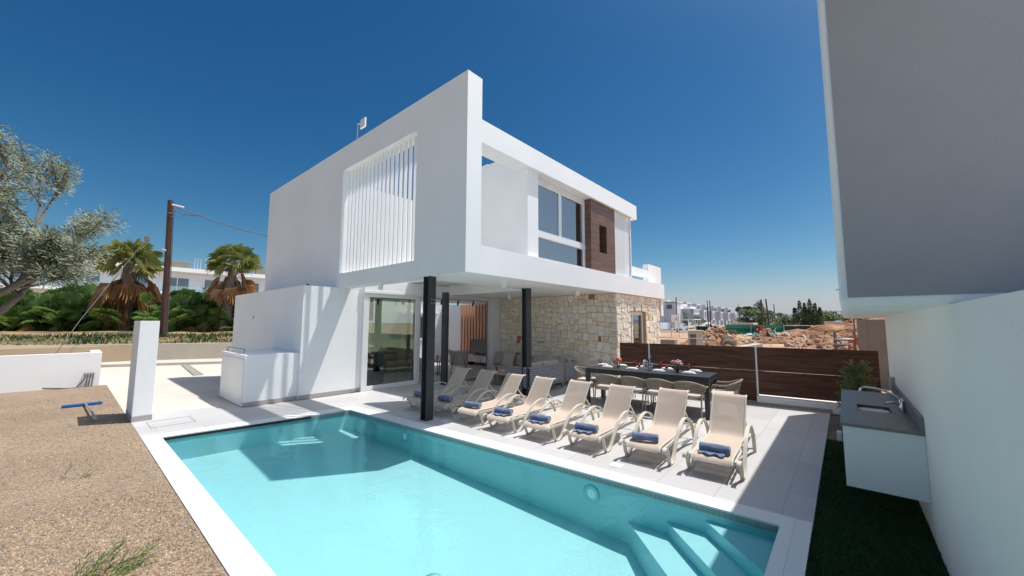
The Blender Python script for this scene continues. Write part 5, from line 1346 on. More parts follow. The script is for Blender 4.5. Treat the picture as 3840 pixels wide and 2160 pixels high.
# pole with cable and guy
up_ = thing('utility_pole', 'leaning brown wooden utility pole between the two palms', 'utility pole', (3.35, 27.0, .6))
m = MB(); m.tube([(0, 0, 0), (-.08, -.25, 3.8), (-.24, -.76, 7.58)], [.15, .135, .12], 14); m.build('shaft', M['wood_pole'], up_)
m = MB(); m.tube(bez([(.13, -.16, .4), (.07, -.38, 3.5), (-.06, -.75, 6.7), (-.02, -.85, 7.0)], 6), .014, 5); m.build('conduit', M['cable'], up_)
m = MB()
for z in (6.9, 7.25): m.lathe([(.13, -.015), (.13, .015)], 12, (-.24+.02, -.70, z), cap=False)
m.build('collar', M['metal_grey'], up_)
m = MB(); m.rbox((-.42, -.55, 4.9), (-.22, -.42, 5.02), .02); m.build('bracket', M['metal_grey'], up_)
pc = thing('power_cable', 'twisted power cable running from the pole to the villa', 'cable', (3.2, 26.1, 7.9))
pts = []
for k in range(15):
    f = k/14; pts.append((3.15+f*4.9, 26.1+f*.9, 7.9-.55*f*1.2+1.2*(f*f-f)*.5))
m = MB(); m.tube(pts, .026, 5); m.build('cable', M['cable'], pc, world=True)
m = MB(); m.tube([(3.16, 26.1, 7.93), (3.62, 25.95, 7.86)], .045, 8); m.build('clamp', M['far_white'], pc, world=True)
m = MB(); m.tube(bez([(3.2, 26.1, 7.85), (3.35, 26.0, 7.62), (3.9, 26.0, 7.50), (4.5, 26.1, 7.66), (4.62, 26.1, 7.62)], 5), .016, 5); m.tube(bez([(3.12, 26.1, 7.3), (3.4, 26.0, 7.28), (3.7, 26.0, 7.5), (4.2, 26.0, 7.6), (4.3, 26.1, 7.75)], 5), .014, 5); m.build('cable_loop', M['cable'], pc, world=True)
gw = thing('guy_wire', 'thin guy wire sloping down to the left from the wooden pole', 'wire', (3.0, 26.3, 7.0))
m = MB(); m.tube([(3.05, 26.3, 7.3), (2.26, 25.24, 5.9), (.33, 21.8, 1.9), (-.4, 20.5, .2)], .014, 5); m.build('wire', M['cable'], gw, world=True)
m = MB(); m.rbox((2.18, 25.15, 5.72), (2.36, 25.33, 5.98), .03); m.build('insulator', M['bark'], gw, world=True)
# white hotel behind the garden
ht = thing('hotel_building', 'long white flat-roofed building with blue windows behind the palms', 'building', (10, 88, 1.2))
m = MB(); m.box((-40, 87.8, 0), (60, 100, 10.5)); m.build('wall', M['far_white'], ht, world=True)
m = MB(); m.box((-40, 86.0, 10.51), (60, 100, 11.2)); m.box((-40, 85.7, 6.55), (60, 87.79, 6.95)); m.build('roof', M['stucco'], ht, world=True)
for k in range(18):
    x = -38+k*5.4; m = MB(); m.box((x, 87.70, 7.0), (x+3.1, 87.79, 9.5)); f = m.build('window', M['glass_far'], ht, world=True)
    m = MB(); m.box((x+1.5, 87.66, 7.0), (x+1.62, 87.69, 9.5)); g = m.build('mullion', M['far_white'], f); g.data.transform(Matrix.Translation(-ht.location))
m = MB(); m.box((-40, 85.75, 6.96), (60, 85.79, 7.95)); m.build('glass_railing', M['glass_rail'], ht, world=True)
for x in (11.2, 24.0):
    m = MB(); m.rbox((x, 88, 11.21), (x+2.6, 89.2, 12.5), .08); m.build('roof_unit', M['concrete'], ht, world=True)
m = MB()
for k in range(9): m.box((14.4+k*.42+(.3 if k > 2 else 0)+(.3 if k > 5 else 0), 88.2, 11.21), (14.48+k*.42+(.3 if k > 2 else 0)+(.3 if k > 5 else 0), 88.3, 13.4))
for k in range(3): m.box((26.3+k*.3, 88.2, 11.21), (26.38+k*.3, 88.3, 13.0))
m.build('starter_bars', M['far_grey'], ht, world=True)

# round leafy trees
def leafy(name, label, loc, h, w, mat, seed, n=2600, ls=.3, clumps=16, base=.25, group=None, cat='tree', pointed=0.0):
    t = thing(name, label, cat, loc, 0, group); rnd = random.Random(seed)
    m = MB(); m.tube([(0, 0, 0), (.05*w, 0, h*.35), (0, .03*w, h*.62)], [.035*h, .025*h, .012*h], 7)
    for k in range(6):
        a = k*1.05; m.tube([(0, 0, h*.3), (math.cos(a)*w*.22, math.sin(a)*w*.22, h*.58)], [.016*h, .007*h], 5)
    m.build('trunk', M['bark_grey'], t)
    cs = []
    for k in range(clumps):
        a = rnd.uniform(0, 6.28); f = rnd.random(); z = h*(base+(1-base)*rnd.uniform(.12, .86)); rr = w*.5*math.sqrt(f)*(1-.55*abs((z/h-base)/(1-base)-.35))
        cs.append((math.cos(a)*rr, math.sin(a)*rr, z, w*rnd.uniform(.12, .22), h*rnd.uniform(.08, .15)*(1+pointed)))
    m = MB()
    for k in range(n):
        cx, cy2, cz, r1, r2_ = rnd.choice(cs); v = Vector((rnd.gauss(0, 1), rnd.gauss(0, 1), rnd.gauss(0, 1))).normalized()*rnd.uniform(.55, 1.05)
        p = Vector((cx+v.x*r1, cy2+v.y*r1, cz+v.z*r2_)); a = Vector((rnd.uniform(-1, 1), rnd.uniform(-1, 1), rnd.uniform(-1, 1))).normalized(); b = a.orthogonal().normalized(); s = ls*rnd.uniform(.6, 1.2)
        m.add([p-a*s*.5, p+b*s*.35, p+a*s*.6, p-b*s*.35], [(0, 1, 2, 3)])
    m.build('crown', mat, t); return t
leafy('bushy_tree', 'small dark tree behind the pole in front of the white building', (11.5, 55, 1.0), 5.4, 5.0, M['leaf_far2'], 91, 1800, .3)

# ================================================================== RIGHT SIDE: BUILDING SITE
m = MB(); rg = random.Random(17); nx, ny = 60, 44; vs = []
for j in range(ny+1):
    for i in range(nx+1):
        f = i/nx; x = 11.5 + 95*f**1.7; y = -14 + (40+x*.2)*j/ny
        z = -.12 + min(.42, (x-11.5)*.014)*max(0, min(1, (88-x)/25)) + rg.uniform(-.06, .08)*min(1, (x-11)*.2)*(1 if x < 70 else .3)
        vs.append((x, y, z))
k = nx+1; m.s = True; m.add(vs, [(j*k+i, j*k+i+1, (j+1)*k+i+1, (j+1)*k+i) for j in range(ny) for i in range(nx)])
tag(m.build('site_ground', M['dirt']), kind='structure')
m = MB(); m.prism([(82, 14), (118, 22), (118, 37.4), (104, 37.4), (82, 36)], -.5, .03)
tag(m.build('road', pmat('asphalt', (.20, .20, .20), .9, .15, .6, .2, 20)), kind='structure')

def heap(name, label, c, lx, ly, h, seed, mat, nrock, rsz, yaw=0, skew=0):
    t = thing(name, label, 'heap', c, R(yaw)); rnd = random.Random(seed); m = MB(); n = 28; vs = []
    ph = [rnd.uniform(0, 6.28) for _ in range(8)]
    def hz(u, v):
        r = math.hypot(u, v); e = max(0, 1-r**1.6)
        return h*e*(1+.22*math.sin(4*u+ph[0])+.18*math.sin(5*v+ph[1])+.12*math.sin(9*u+7*v+ph[2])+.08*math.sin(17*u-11*v+ph[3])) - .15
    for j in range(n+1):
        for i in range(n+1):
            u, v = -1+2*i/n, -1+2*j/n; vs.append((u*lx+rnd.uniform(-.03, .03)*lx, v*ly+rnd.uniform(-.03, .03)*ly, hz(u, v)+rnd.uniform(-.04, .06)*h))
    k = n+1; m.add(vs, [(j*k+i, j*k+i+1, (j+1)*k+i+1, (j+1)*k+i) for j in range(n) for i in range(n)]); m.build('earth', mat, t)
    m = MB()
    for q in range(nrock):
        u, v = rnd.gauss(0, .42), rnd.gauss(0, .42)
        if math.hypot(u, v) > 1.1: continue
        r = .62*rsz*rnd.uniform(.3, 1.25)**1.7; z = max(-.1, hz(u, v)); a = rnd.uniform(0, 6.28)
        Mx = Matrix.Translation((u*lx, v*ly, z+r*.25)) @ Matrix.Rotation(a, 4, Vector((rnd.uniform(-1, 1), rnd.uniform(-1, 1), 1)).normalized())
        b = len(m.v); m.blob((0, 0, 0), r, 1, .28, (rnd.uniform(.8, 1.5), rnd.uniform(.6, 1.1), rnd.uniform(.45, .9)), rnd); m.v[b:] = [tuple(Mx @ Vector(p)) for p in m.v[b:]]
    o = m.build('loose_rock', M['rock'], t); o['kind'] = 'stuff'; return t
heap('rubble_heap', 'heap of broken pale rock left of the green site fence', (33.6, 7.6, .12), 3.2, 2.2, 1.05, 41, M['heap'], 230, .27, -60)
heap('rubble_heap', 'low scatter of pale rubble just beyond the steel barriers', (26.5, 4.6, .0), 4.0, 2.6, .5, 42, M['heap'], 170, .2, -60)
heap('earth_mound', 'high brown earth mound on the right of the site', (50.8, -.8, .2), 9.5, 4.2, 2.15, 43, M['heap'], 40, .2, -80)
heap('rubble_heap', 'low heap of pale boulders in front of the brown earth mound', (35.5, 0.0, .05), 4.6, 3.0, .85, 44, M['heap'], 210, .33, -75)
heap('earth_mound', 'low slope of loose sandy earth below the debris heap', (38.5, 3.8, .1), 4.2, 2.4, .75, 45, M['heap'], 200, .22, -70)
heap('rubble_heap', 'scatter of boulders at the foot of the scaffold trestle', (27.0, -.4, .0), 4.0, 2.4, .6, 49, M['heap'], 170, .27, -80)
heap('earth_mound', 'small orange sand pile beside the green fence', (40.5, 6.6, .1), 1.8, 1.2, .55, 46, M['dirt'], 10, .12, -60)
dh = heap('debris_heap', 'mixed debris heap with teal plastic sheeting in front of the green fence', (39.6, 5.0, .1), 2.3, 1.5, .95, 47, M['heap'], 120, .22, -65)
m = MB(); rg = random.Random(48)
for q in range(46):
    p = Vector((rg.gauss(0, .9), rg.gauss(0, .7), rg.uniform(.3, .95))); a = Vector((rg.uniform(-1, 1), rg.uniform(-1, 1), rg.uniform(-.6, .6))).normalized(); b = a.orthogonal().normalized(); s = rg.uniform(.12, .3)
    m.add([p-a*s, p-b*s*.8+a*.05, p+a*s+b*.1, p+b*s], [(0, 1, 2, 3)])
m.build('plastic_sheet', M['teal_plastic'], dh)
m = MB()
for q in range(26):
    p = Vector((rg.gauss(0, .8), rg.gauss(0, .6), rg.uniform(.4, .9))); d = Vector((rg.uniform(-1, 1), rg.uniform(-1, 1), rg.uniform(-.2, .6))).normalized(); m.tube([p, p+d*rg.uniform(.4, .9)], .035, 4)
m.build('timber_scrap', M['rock'], dh)
def slab(loc, sz, rot, label, mat='concrete', name='concrete_block'):
    m = MB(); m.rbox((-sz[0]/2, -sz[1]/2, -sz[2]/2), (sz[0]/2, sz[1]/2, sz[2]/2), .03); o = m.build(name, M[mat]); o.location = loc; o.rotation_euler = tuple(R(a) for a in rot); tag(o, label, 'concrete block')
slab((29.3, 6.0, .55), (1.2, .9, .25), (30, 25, 20), 'tilted grey concrete slab lying on the rubble heap')
slab((37.5, 7.5, .75), (.12, 1.0, 1.1), (0, 0, -12), 'square grey concrete panel standing in front of the green fence')
slab((39.0, 4.6, .85), (.9, .7, .1), (25, -35, 30), 'flat grey board lying on the debris heap')
slab((20.5, 6.9, .45), (.7, .7, .6), (0, 0, 20), 'squat concrete block beside the metal cabinet')
slab((25.8, 8.9, .5), (1.0, 1.2, .6), (0, 0, 8), 'grey concrete block on the orange earth left of the cabinet')
rp = MB(); rp.add([(15.66, 3.35, -.2), (16.56, 2.28, -.2), (16.56, 2.28, 1.12), (15.66, 3.35, .91), (16.0, 3.6, -.2), (16.9, 2.5, -.2), (16.9, 2.5, 1.12), (16.0, 3.6, .91)], [(0, 1, 2, 3), (5, 4, 7, 6), (3, 2, 6, 7), (1, 5, 6, 2), (4, 0, 3, 7)])
tag(rp.build('sloping_wall', M['beige_wall']), 'pale wedge-shaped concrete ramp wall just beyond the fence', 'ramp wall')
kc = thing('electrical_cabinet', 'grey louvred electrical cabinet standing on the rubble ground', 'cabinet', (21.5, 5.9, -.2))
m = MB(); m.rbox((-.3, -.30, 0), (.45, .32, 1.64), .02, Matrix.Rotation(R(22), 4, 'Z')); m.build('body', M['kerb'], kc)
m = MB(); m.rbox((-.32, .02, .25), (-.301, .30, 1.5), .004, Matrix.Rotation(R(22), 4, 'Z')); m.build('door', M['cable'], kc)
m = MB(); m.rbox((-.36, -.36, 1.641), (.5, .38, 1.70), .015, Matrix.Rotation(R(22), 4, 'Z')); m.build('lid', M['beige_wall'], kc)
# steel mesh barriers
def barrier(p, q, label):
    t = thing('mesh_barrier', label, 'barrier', p, 0, 'steel mesh barriers behind the timber fence'); p = Vector(p); q = Vector(q); d = q-p; L = math.hypot(d.x, d.y); u = Vector((d.x/L, d.y/L, 0)); H = 1.1; r = .18
    zl = lambda s: d.z*s/L
    def P3(s, z): return u*s + Vector((0, 0, z+zl(s)))
    pts = [P3(.02, -1.1), P3(.02, -r)] + [P3(.02+r-r*math.cos(a), -r+r*math.sin(a)) for a in (.4, .8, 1.2)] + [P3(r+.02, 0), P3(L/2, 0), P3(L-r-.02, 0)] + [P3(L-.02-r+r*math.sin(a), -r+r*math.cos(a)) for a in (.4, .8, 1.2)] + [P3(L-.02, -r), P3(L-.02, -1.1)]
    m = MB(); m.tube(pts, .016, 7); m.tube([P3(.02, -1.0), P3(L-.02, -1.0)], .014, 6); m.build('frame', M['barrier_steel'], t)
    m = MB()
    for k in range(1, int(L/.075)): s = k*.075; m.tube([P3(s, -.99), P3(s, -.02)], .0022, 3, cap=False)
    for k in range(1, 5): m.tube([P3(.03, -k*.2), P3(L-.03, -k*.2)], .0022, 3, cap=False)
    m.build('wire_mesh', M['barrier_steel'], t)
barrier((14.05, 5.3, 1.345), (15.62, 3.5, 1.28), 'left steel mesh barrier in front of the metal cabinet')
barrier((15.68, 3.42, 1.26), (17.55, 1.28, 1.17), 'middle steel mesh barrier beyond the fence post')
barrier((17.60, 1.22, 1.15), (19.4, -.9, 1.06), 'right steel mesh barrier in front of the earth mound')
# scaffold trestle with orange formwork
sf2 = thing('scaffold_trestle', 'steel scaffold trestle with a plank beside the concrete pier', 'scaffold', (23.6, 0.2, 0))
m = MB()
for x, y, z in ((0, .18, 1.5), (.9, .14, 1.45), (.15, -.55, 2.4), (.9, -.5, 1.45)): m.tube([(x, y, -.2), (x, y, z)], .03, 7)
for z in (.62, 1.1): m.tube([(0, .18, z), (.15, -.55, z)], .02, 6); m.tube([(.9, .14, z), (.9, -.5, z)], .02, 6)
m.tube([(0, .18, 1.18), (0.05, -.9, 1.25)], .02, 6); m.tube([(0, .18, .65), (.15, -.55, 1.1)], .014, 5)
m.build('frame', M['cable'], sf2)
m = MB(); m.rbox((-.1, -.50, 1.12), (.9, .16, 1.17), .01); m.build('plank', M['far_white'], sf2)
fo = MB(); fo.rbox((24.2, -.95, .9), (24.3, -.10, 1.25), .02, Matrix.Translation((24.2, -.5, 1)) @ Matrix.Rotation(R(12), 4, 'X') @ Matrix.Translation((-24.2, .5, -1))); tag(fo.build('formwork_sheet', M['orange']), 'orange formwork panel leaning by the scaffold trestle', 'formwork')
for y, lab in ((-.12, 'orange upright prop on the left under the scaffold'), (-.32, 'orange upright prop on the right under the scaffold')):
    m = MB(); m.rbox((23.95, y-.045, -.15), (24.04, y+.045, .92), .01); tag(m.build('formwork_prop', M['orange']), lab, 'prop', 'orange props')
# green netted fence
gf = thing('green_site_fence', 'green striped netting on a tall site fence behind the rubble', 'site fence', (53.95, 11.3, .45))
Pn = [(53.95, 11.3), (56.2, 8.9), (58.76, 5.75)]
for i in range(2):
    a, b = Pn[i], Pn[i+1]
    for z0, z1, mt in ((.5, .80, 'green_net_light'), (.801, 1.28, 'green_net'), (1.281, 1.72, 'green_net_light')):
        m = MB(); m.quad((a[0], a[1], z0), (b[0], b[1], z0), (b[0], b[1], z1), (a[0], a[1], z1)); m.build('netting', M[mt], gf, world=True)
for a in Pn:
    m = MB(); m.tube([(a[0]-.08, a[1], .2), (a[0]-.08, a[1], 1.78)], .06, 6); m.rbox((a[0]-.4, a[1]-.25, .3), (a[0]+.1, a[1]+.25, .52), .04); m.build('post', M['metal_grey'], gf, world=True)
gd = thing('green_site_fence', 'dark green netting fence behind the earth mound', 'site fence', (58.9, 5.7, .45))
m = MB(); m.quad((58.9, 5.65, .4), (61.5, 2.2, .4), (61.5, 2.2, 1.52), (58.9, 5.65, 1.52)); m.build('netting', M['green_net_dark'], gd, world=True)
m = MB(); m.tube([(58.9, 5.65, 1.62), (61.5, 2.2, 1.62)], .03, 5); m.build('rail', M['metal_grey'], gd, world=True)
gd = thing('green_site_fence', 'short dark netting fence left of the bright green one', 'site fence', (54, 14, .45))
m = MB(); m.quad((53.6, 14.6, .5), (53.95, 11.7, .5), (53.95, 11.7, 1.5), (53.6, 14.6, 1.5)); m.build('netting', M['green_net_dark'], gd, world=True)
m = MB(); m.tube([(53.6, 14.6, .3), (53.6, 14.6, 1.6)], .05, 5); m.build('post', M['metal_grey'], gd, world=True)
rb = thing('red_site_box', 'brick red box with a white plate at the green fence', 'box', (55.8, 7.9, .55))
m = MB(); m.rbox((-.3, -.5, 0), (.3, .5, 1.0), .03, Matrix.Rotation(R(-45), 4, 'Z')); m.build('body', M['red_box'], rb)
m = MB(); m.box((-.31, -.15, .5), (-.302, .15, .7), Matrix.Rotation(R(-45), 4, 'Z') @ Matrix.Identity(4)); m.build('plate', M['china'], rb)
cn = MB(); cn.rbox((68.0, 10.4, .4), (72, 13.4, 1.98), .05, None); tag(cn.build('site_container', M['kerb']), 'long grey container behind the green site fence', 'container')
cn = MB(); cn.rbox((61.8, -.6, .5), (64, 1.9, 2.15), .05); tag(cn.build('site_hut', M['kerb']), 'pale hut above the earth mound', 'hut')
# poles over the site
POL = [(62.6, 19.84, .42, 5.6, .12, 'dark pole in front of the balcony house'), (98.6, 24.17, .5, 6.8, .16, 'left one of the two close dark poles before the town houses'), (82.5, 19.79, .4, 6.0, .14, 'right one of the two close dark poles before the town houses'), (126.7, 22.19, 1.0, 6.4, .14, 'thin leaning pole beside the far palm'), (59.5, 8.08, .4, 4.65, .13, 'dark pole by the red box at the green fence'), (66.1, 8.09, .4, 5.05, .15, 'leaning grey pole behind the green fence'), (108.8, 12.29, .8, 5.7, .15, 'shorter pole right of the leaning grey one')]
for i, (x, y, z, h, r, lab) in enumerate(POL):
    ln = (.3 if i == 3 else .13 if i == 5 else 0); r *= .72
    t = thing('utility_pole', lab, 'utility pole', (x, y, z), 0, 'poles over the building site')
    m = MB(); m.tube([(0, 0, 0), (ln*-.2, ln*1.2, h*.5), (ln*-.4, ln*2.4, h)], [r*1.1, r, r*.85], 8); m.build('shaft', M['wood_pole'], t)
    m = MB(); m.lathe([(r*.9, -.05), (r*1.05, 0), (.0001, .04)], 8, (ln*-.4, ln*2.4, h), cap=False); m.build('cap', M['metal_grey'], t)
ow = thing('overhead_wires', 'thin overhead wires strung between the site poles', 'wires', (80, 15, 6))
m = MB()
for dz in (0, -.4, -.9):
    for a, b in (((62.6, 19.84, 5.9), (82.5, 19.79, 6.2)), ((82.5, 19.8, 6.2), (126.7, 22.2, 7.2)), ((62.6, 19.8, 5.95), (65.9, 8.8, 5.35)), ((65.9, 8.8, 5.3), (75, -12, 6.0))):
        pts = [Vector(a).lerp(Vector(b), k/8) + Vector((0, 0, dz - 1.2*(k/8)*(1-k/8))) for k in range(9)]; m.tube(pts, .012, 3, cap=False)
m.build('wires', M['far_grey'], ow, world=True)
# banner on posts
sg = thing('site_banner', 'white advertising banner on thin posts at the site entrance', 'banner', (41.4, 13.4, .3))
m = MB()
for x, y in ((41.2, 13.66), (41.7, 13.03)): m.tube([(x, y, .2), (x, y, 2.9)], .03, 6)
m.build('posts', M['metal_grey'], sg, world=True)
m = MB(); m.quad((41.22, 13.62, 1.2), (41.68, 13.07, 1.35), (41.68, 13.07, 2.76), (41.22, 13.62, 2.76)); m.build('cloth', M['china'], sg, world=True)
m = MB(); m.quad((41.205, 13.58, 1.35), (41.38, 13.36, 1.4), (41.42, 13.33, 1.95), (41.20, 13.60, 2.05)); m.quad((41.40, 13.38, 2.2), (41.55, 13.18, 2.1), (41.60, 13.13, 2.5), (41.56, 13.18, 2.52)); m.build('print', M['far_grey'], sg, world=True)
# white van
van = thing('parked_van', 'white panel van parked on the road before the white houses', 'van', (105.0, 32.4, .08), R(-20))
prof = [(-2.2, .35), (2.05, .35), (2.2, .55), (2.15, .95), (1.35, 1.15), (.75, 1.72), (.5, 1.8), (-2.1, 1.8), (-2.25, 1.6)]
m = MB(); n = len(prof); m.add([(x, -.85, z) for x, z in prof]+[(x, .85, z) for x, z in prof], [tuple(range(n)), tuple(range(2*n-1, n-1, -1))]+[(i, n+i, n+(i+1) % n, (i+1) % n) for i in range(n)]); m.build('body', M['van'], van)
m = MB(); m.add([(1.36, -.72, 1.17), (1.36, .72, 1.17), (.80, .68, 1.70), (.80, -.68, 1.70)], [(0, 1, 2, 3)]); m.v = [(x+.02, y, z+.02) for x, y, z in m.v]; m.build('windscreen', M['glass_far'], van)
for s in (-1, 1):
    m = MB(); m.quad((1.15, s*.86, 1.1), (.1, s*.86, 1.1), (.1, s*.86, 1.62), (.7, s*.86, 1.62)); m.build('side_window', M['glass_far'], van)
    m = MB(); m.rbox((2.1, s*.62-.18, .75), (2.2, s*.62+.18, .92), .03); m.build('headlight', M['chrome'], van)
m = MB(); m.rbox((2.12, -.8, .36), (2.28, .8, .6), .04); m.build('bumper', M['cable'], van)
for sx in (-1.45, 1.4):
    for s in (-1, 1):
        w0 = MB(); w0.lathe([(.0001, -.1), (.33, -.1), (.34, 0), (.33, .1), (.0001, .1)], 16, cap=False); Mx = Matrix.Translation((sx, s*.80, .34)) @ Matrix.Rotation(R(90), 4, 'X'); w0.v = [tuple(Mx @ Vector(v)) for v in w0.v]; wo_ = w0.build('wheel', M['rubber'], van)
        w1 = MB(); w1.lathe([(.0001, -.105), (.2, -.105), (.2, .105), (.0001, .105)], 14, cap=False); w1.v = [tuple(Mx @ Vector(v)) for v in w1.v]; w1.build('hub', M['metal_grey'], wo_)
# houses across the road
hv = thing('balcony_house', 'white two-storey house with a glass balcony across the road', 'house', (112, 37, .4))
m = MB(); m.box((113, 36, 0), (124, 46, 7.7)); m.box((111.5, 39.2, 0), (114, 46, 5.8)); m.box((120, 34.0, 4.9), (126, 44, 6.9)); m.box((119.2, 32.8, 4.5), (124.5, 33.1, 5.9)); m.build('wall', M['far_white'], hv, world=True)
m = MB(); m.box((112.5, 35.8, 7.9), (119, 42, 8.1)); m.box((117.5, 32.6, 2.9), (125.0, 36, 3.15)); m.box((117.5, 32.6, 6.0), (125, 36, 6.15)); m.build('roof', M['stucco'], hv, world=True)
m = MB()
for x, y in ((117.6, 32.7), (119.6, 32.7), (122, 32.7), (124.8, 32.7)): m.box((x, y, 0), (x+.15, y+.15, 2.9))
m.build('pergola_post', M['far_white'], hv, world=True)
for b in (((119.5, 35.90, 3.2), (121.0, 35.99, 5.2)), ((122, 35.9, 3.2), (123.5, 35.99, 5.2)), ((119, 35.9, .4), (123.5, 35.99, 2.6)), ((111.4, 41.0, 3.4), (111.49, 42, 5.0)), ((112.9, 37.0, 6.0), (112.99, 38.5, 7.2))):
    m = MB(); m.box(*b); m.build('window', M['glass_far'], hv, world=True)
m = MB(); m.box((117.6, 32.65, 3.16), (124.9, 32.70, 4.2)); m.build('balcony_glass', M['glass_rail'], hv, world=True)
m = MB()
for k in range(3): m.lathe([(.0001, 0), (.35, .05), (.5, .25)], 10, (113.5+k*.9, 38.6, 8.12+.3*(k % 2)), cap=False)
m.tube([(113.0, 39.2, 7.7), (113.0, 39.2, 11.2)], .05, 5); m.build('satellite_dish', M['far_white'], hv, world=True)
UN = [144.5, 157.6, 170.5, 184.1, 198.4, 212.5]
UL = ['nearest', 'second', 'third', 'fourth', 'fifth', 'farthest']
def make_unit():
    t = thing('town_house', 'u', 'town house', (UN[0], 40, 1.1), 0, 'row of white town houses')
    m = MB(); m.box((0, 3.0, 0), (12.9, 12, 6.3)); m.build('wall', M['far_grey'], t)
    m = MB(); m.box((0, 0.0, 2.1), (3.5, 2.999, 5.9)); m.build('bay', M['far_white'], t)
    m = MB(); m.box((-.02, 0.03, 2.15), (-.001, 2.999, 5.85)); m.build('bay_shade_side', M['far_grey'], t)  # grey sheet paints the shaded side of the white bay
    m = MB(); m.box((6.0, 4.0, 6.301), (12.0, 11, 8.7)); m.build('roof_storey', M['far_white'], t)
    m = MB(); m.box((5.98, 4.03, 6.31), (5.999, 11, 8.66)); m.build('storey_shade_side', M['far_grey'], t)  # shaded side of the roof storey, put in as grey colour
    m = MB(); m.box((1.0, -.05, 2.9), (2.7, -.001, 5.2)); m.build('window', M['glass_far'], t)
    m = MB(); m.box((5.0, 2.9, .1), (9.0, 2.99, 2.1)); m.build('window', M['glass_far'], t)
    m = MB(); m.box((7.0, 3.9, 6.5), (11, 3.99, 8.1)); m.build('window', M['glass_far'], t)
    m = MB(); m.box((-.02, 2.9, 6.31), (6.0, 2.95, 7.2)); m.build('balcony_glass', M['glass_rail'], t)
    return t
u0 = make_unit(); u0['label'] = 'nearest of the white town houses in the receding row'
for i in range(1, 6): dup(u0, (UN[i], 40, 1.1), 0, UL[i] + ' of the white town houses in the receding row')
bw = MB(); bw.box((104.5, 37.5, .2), (150, 37.7, 2.1)); tag(bw.build('boundary_wall', M['far_white']), 'white slatted boundary wall in front of the white houses', 'wall')
bw = MB(); bw.box((86, 36.2, -.1), (97, 36.5, 1.6)); tag(bw.build('boundary_wall', M['far_grey']), 'grey low wall left of the parked van', 'wall')
cr = thing('parked_car', 'white car parked before the town houses, half hidden by rubble', 'car', (140, 33.6, .9), R(-10))
prof = [(-2.1, .3), (2.1, .3), (2.15, .75), (1.2, .9), (.5, 1.4), (-1.0, 1.42), (-1.9, .95), (-2.15, .8)]
m = MB(); n = len(prof); m.add([(x, -.85, z) for x, z in prof]+[(x, .85, z) for x, z in prof], [tuple(range(n)), tuple(range(2*n-1, n-1, -1))]+[(i, n+i, n+(i+1) % n, (i+1) % n) for i in range(n)]); m.build('body', M['van'], cr)
for s in (-1, 1):
    m = MB(); m.quad((1.0, s*.86, .92), (-1.6, s*.86, .95), (-1.0, s*.86, 1.34), (.45, s*.86, 1.32)); m.build('side_window', M['glass_far'], cr)
for sx in (-1.3, 1.3):
    for s in (-1, 1):
        w0 = MB(); w0.lathe([(.0001, -.1), (.31, -.1), (.31, .1), (.0001, .1)], 14, cap=False); Mx = Matrix.Translation((sx, s*.8, .31)) @ Matrix.Rotation(R(90), 4, 'X'); w0.v = [tuple(Mx @ Vector(v)) for v in w0.v]; w0.build('wheel', M['rubber'], cr)
fb = MB(); fb.box((150, 25.5, .5), (170, 29, 3.6)); fb.box((156, 26, 3.6), (164, 28.5, 4.6)); tag(fb.build('far_villa', M['far_white']), 'pale low villa at the far end of the town house row', 'house')
fb = MB(); fb.box((240, 33, .5), (262, 44, 10.5)); tag(fb.build('far_house', M['far_grey']), 'hazy pale house far behind the round green tree', 'house')
# far trees
leafy('shrub', 'round dark bush in front of the nearest town house', (128, 34.2, .9), 3.0, 4.6, M['leaf_far'], 101, 900, .35, cat='bush', base=.05)
leafy('bushy_tree', 'broad olive-green tree right of the far palms', (93, 13.9, .2), 5.0, 6.4, M['leaf_far'], 102, 4200, .34, 34, .0, 'trees beyond the site')
pt = thing('pine_tree', 'tall dark bushy tree with several pointed tops', 'tree', (94.5, 5.4, .4), 0, 'trees beyond the site')
rnd = random.Random(103); m = MB(); m.tube([(0, 0, 0), (.1, 0, 2.2), (0, .1, 4.0)], [.22, .16, .07], 7)
cones = [(0, 1.9, 4.6), (.3, 1.1, 6.0), (-.2, .3, 5.5), (.2, -.5, 6.3), (0, -1.3, 5.4), (.2, -2.0, 4.6), (.9, .2, 4.8), (-.8, -.4, 4.4)]
for x, y, h in cones: m.tube([(0, 0, .8), (x*.6, y*.6, h*.5), (x, y, h*.95)], [.10, .06, .015], 5)
m.build('trunk', M['bark_grey'], pt)
m = MB()
for q in range(7600):
    x, y, h = rnd.choice(cones); f = rnd.random()**.8; z = .3+(h-.3)*f
    r = (.95*(1-f)**.75+.10)*rnd.uniform(.3, 1.05)*(1+.18*math.sin(z*5+x*7+y*3)); a = rnd.uniform(0, 6.28); p = Vector((x*min(1, .4+f)+math.cos(a)*r, y*min(1, .55+f)+math.sin(a)*r, z))
    d = Vector((math.cos(a)*.5+rnd.uniform(-.4, .4), math.sin(a)*.5+rnd.uniform(-.4, .4), rnd.uniform(.1, 1))).normalized(); b = d.orthogonal().normalized(); s = rnd.uniform(.14, .3)
    m.add([p-d*s*.5, p+b*s*.28, p+d*s*.7, p-b*s*.28], [(0, 1, 2, 3)])
m.build('crown', M['leaf_far2'], pt)
leafy('bushy_tree', 'wide green tree right of the tall dark tree', (109, 3.2, .2), 5.0, 7.0, M['leaf_far'], 104, 3600, .36, 30, .0, 'trees beyond the site')
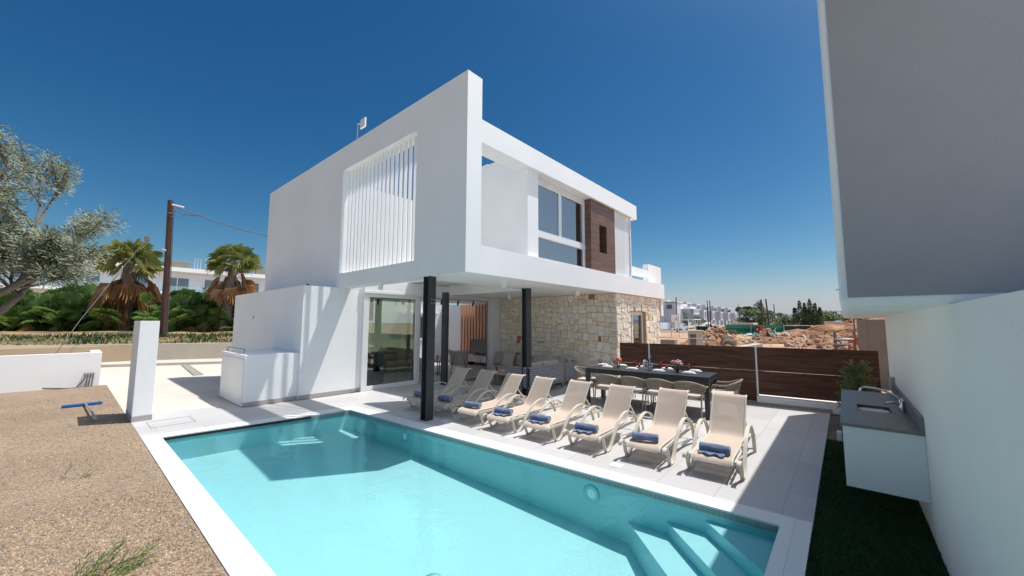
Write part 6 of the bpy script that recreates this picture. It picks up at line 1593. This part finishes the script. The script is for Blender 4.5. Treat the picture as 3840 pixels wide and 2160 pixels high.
leafy('bushy_tree', 'low green tree at the far right beside the overhang', (112, -1.0, .2), 4.0, 7.0, M['leaf_far'], 105, 3000, .36, 26, .0, 'trees beyond the site')
leafy('bushy_tree', 'brownish tree behind the leaning grey pole', (108, 12.6, .3), 4.8, 5.8, M['leaf_far2'], 106, 3000, .32, 28, .05, 'trees beyond the site')
leafy('bushy_tree', 'dark round bush between the poles and the tall tree', (100, 9.6, .4), 2.6, 4.0, M['leaf_far2'], 107, 1500, .3, 14, .0, 'trees beyond the site')
leafy('bushy_tree', 'bright green bush left of the tall dark tree', (97, 8.2, .3), 3.7, 5.0, M['leaf_far'], 108, 2600, .3, 24, .0, 'trees beyond the site')
leafy('pine_tree', 'thin wispy tree top behind the far palms', (150, 21.2, .5), 9.0, 3.4, M['leaf_far2'], 109, 900, .4, 12, .55, 'trees beyond the site')
def far_palm(loc, h, label, seed):
    t = thing('palm_tree', label, 'palm tree', loc, 0, 'far palms beyond the site'); rnd = random.Random(seed)
    m = MB(); m.tube([(0, 0, 0), (.1, .05, h*.5), (.05, .1, h)], [.22, .17, .15], 8); m.build('trunk', M['bark'], t)
    m = MB()
    for k in range(26):
        a = k*2.399; el = 1.2-1.7*k/26; fan(m, (.05, .1, h), (math.cos(a)*math.cos(el), math.sin(a)*math.cos(el), math.sin(el)), .5, .62, rnd, .45, 120, 11)
    m.build('crown', M['leaf_far2'], t)
far_palm((126.4, 22.6, 1.0), 4.9, 'left one of the far palms, beside the leaning pole', 111)
far_palm((128, 20.4, 1.0), 5.1, 'middle one of the far palms', 112)
far_palm((134, 22.2, 1.0), 5.3, 'right one of the far palms, half behind the middle one', 113)
# hills
m = MB(); rg = random.Random(19); n = 60; vs = []
for i in range(n+1):
    a = R(-40+140*i/n); d = 1150; z = 24+9*math.sin(i*.55)+5*math.sin(i*1.3+1)+rg.uniform(-1.5, 1.5)
    vs += [(math.cos(a)*d, math.sin(a)*d, -5), (math.cos(a)*(d+60), math.sin(a)*(d+60), z)]
m.add(vs, [(2*i, 2*i+2, 2*i+3, 2*i+1) for i in range(n)]); tag(m.build('hills', M['hill']), kind='structure')
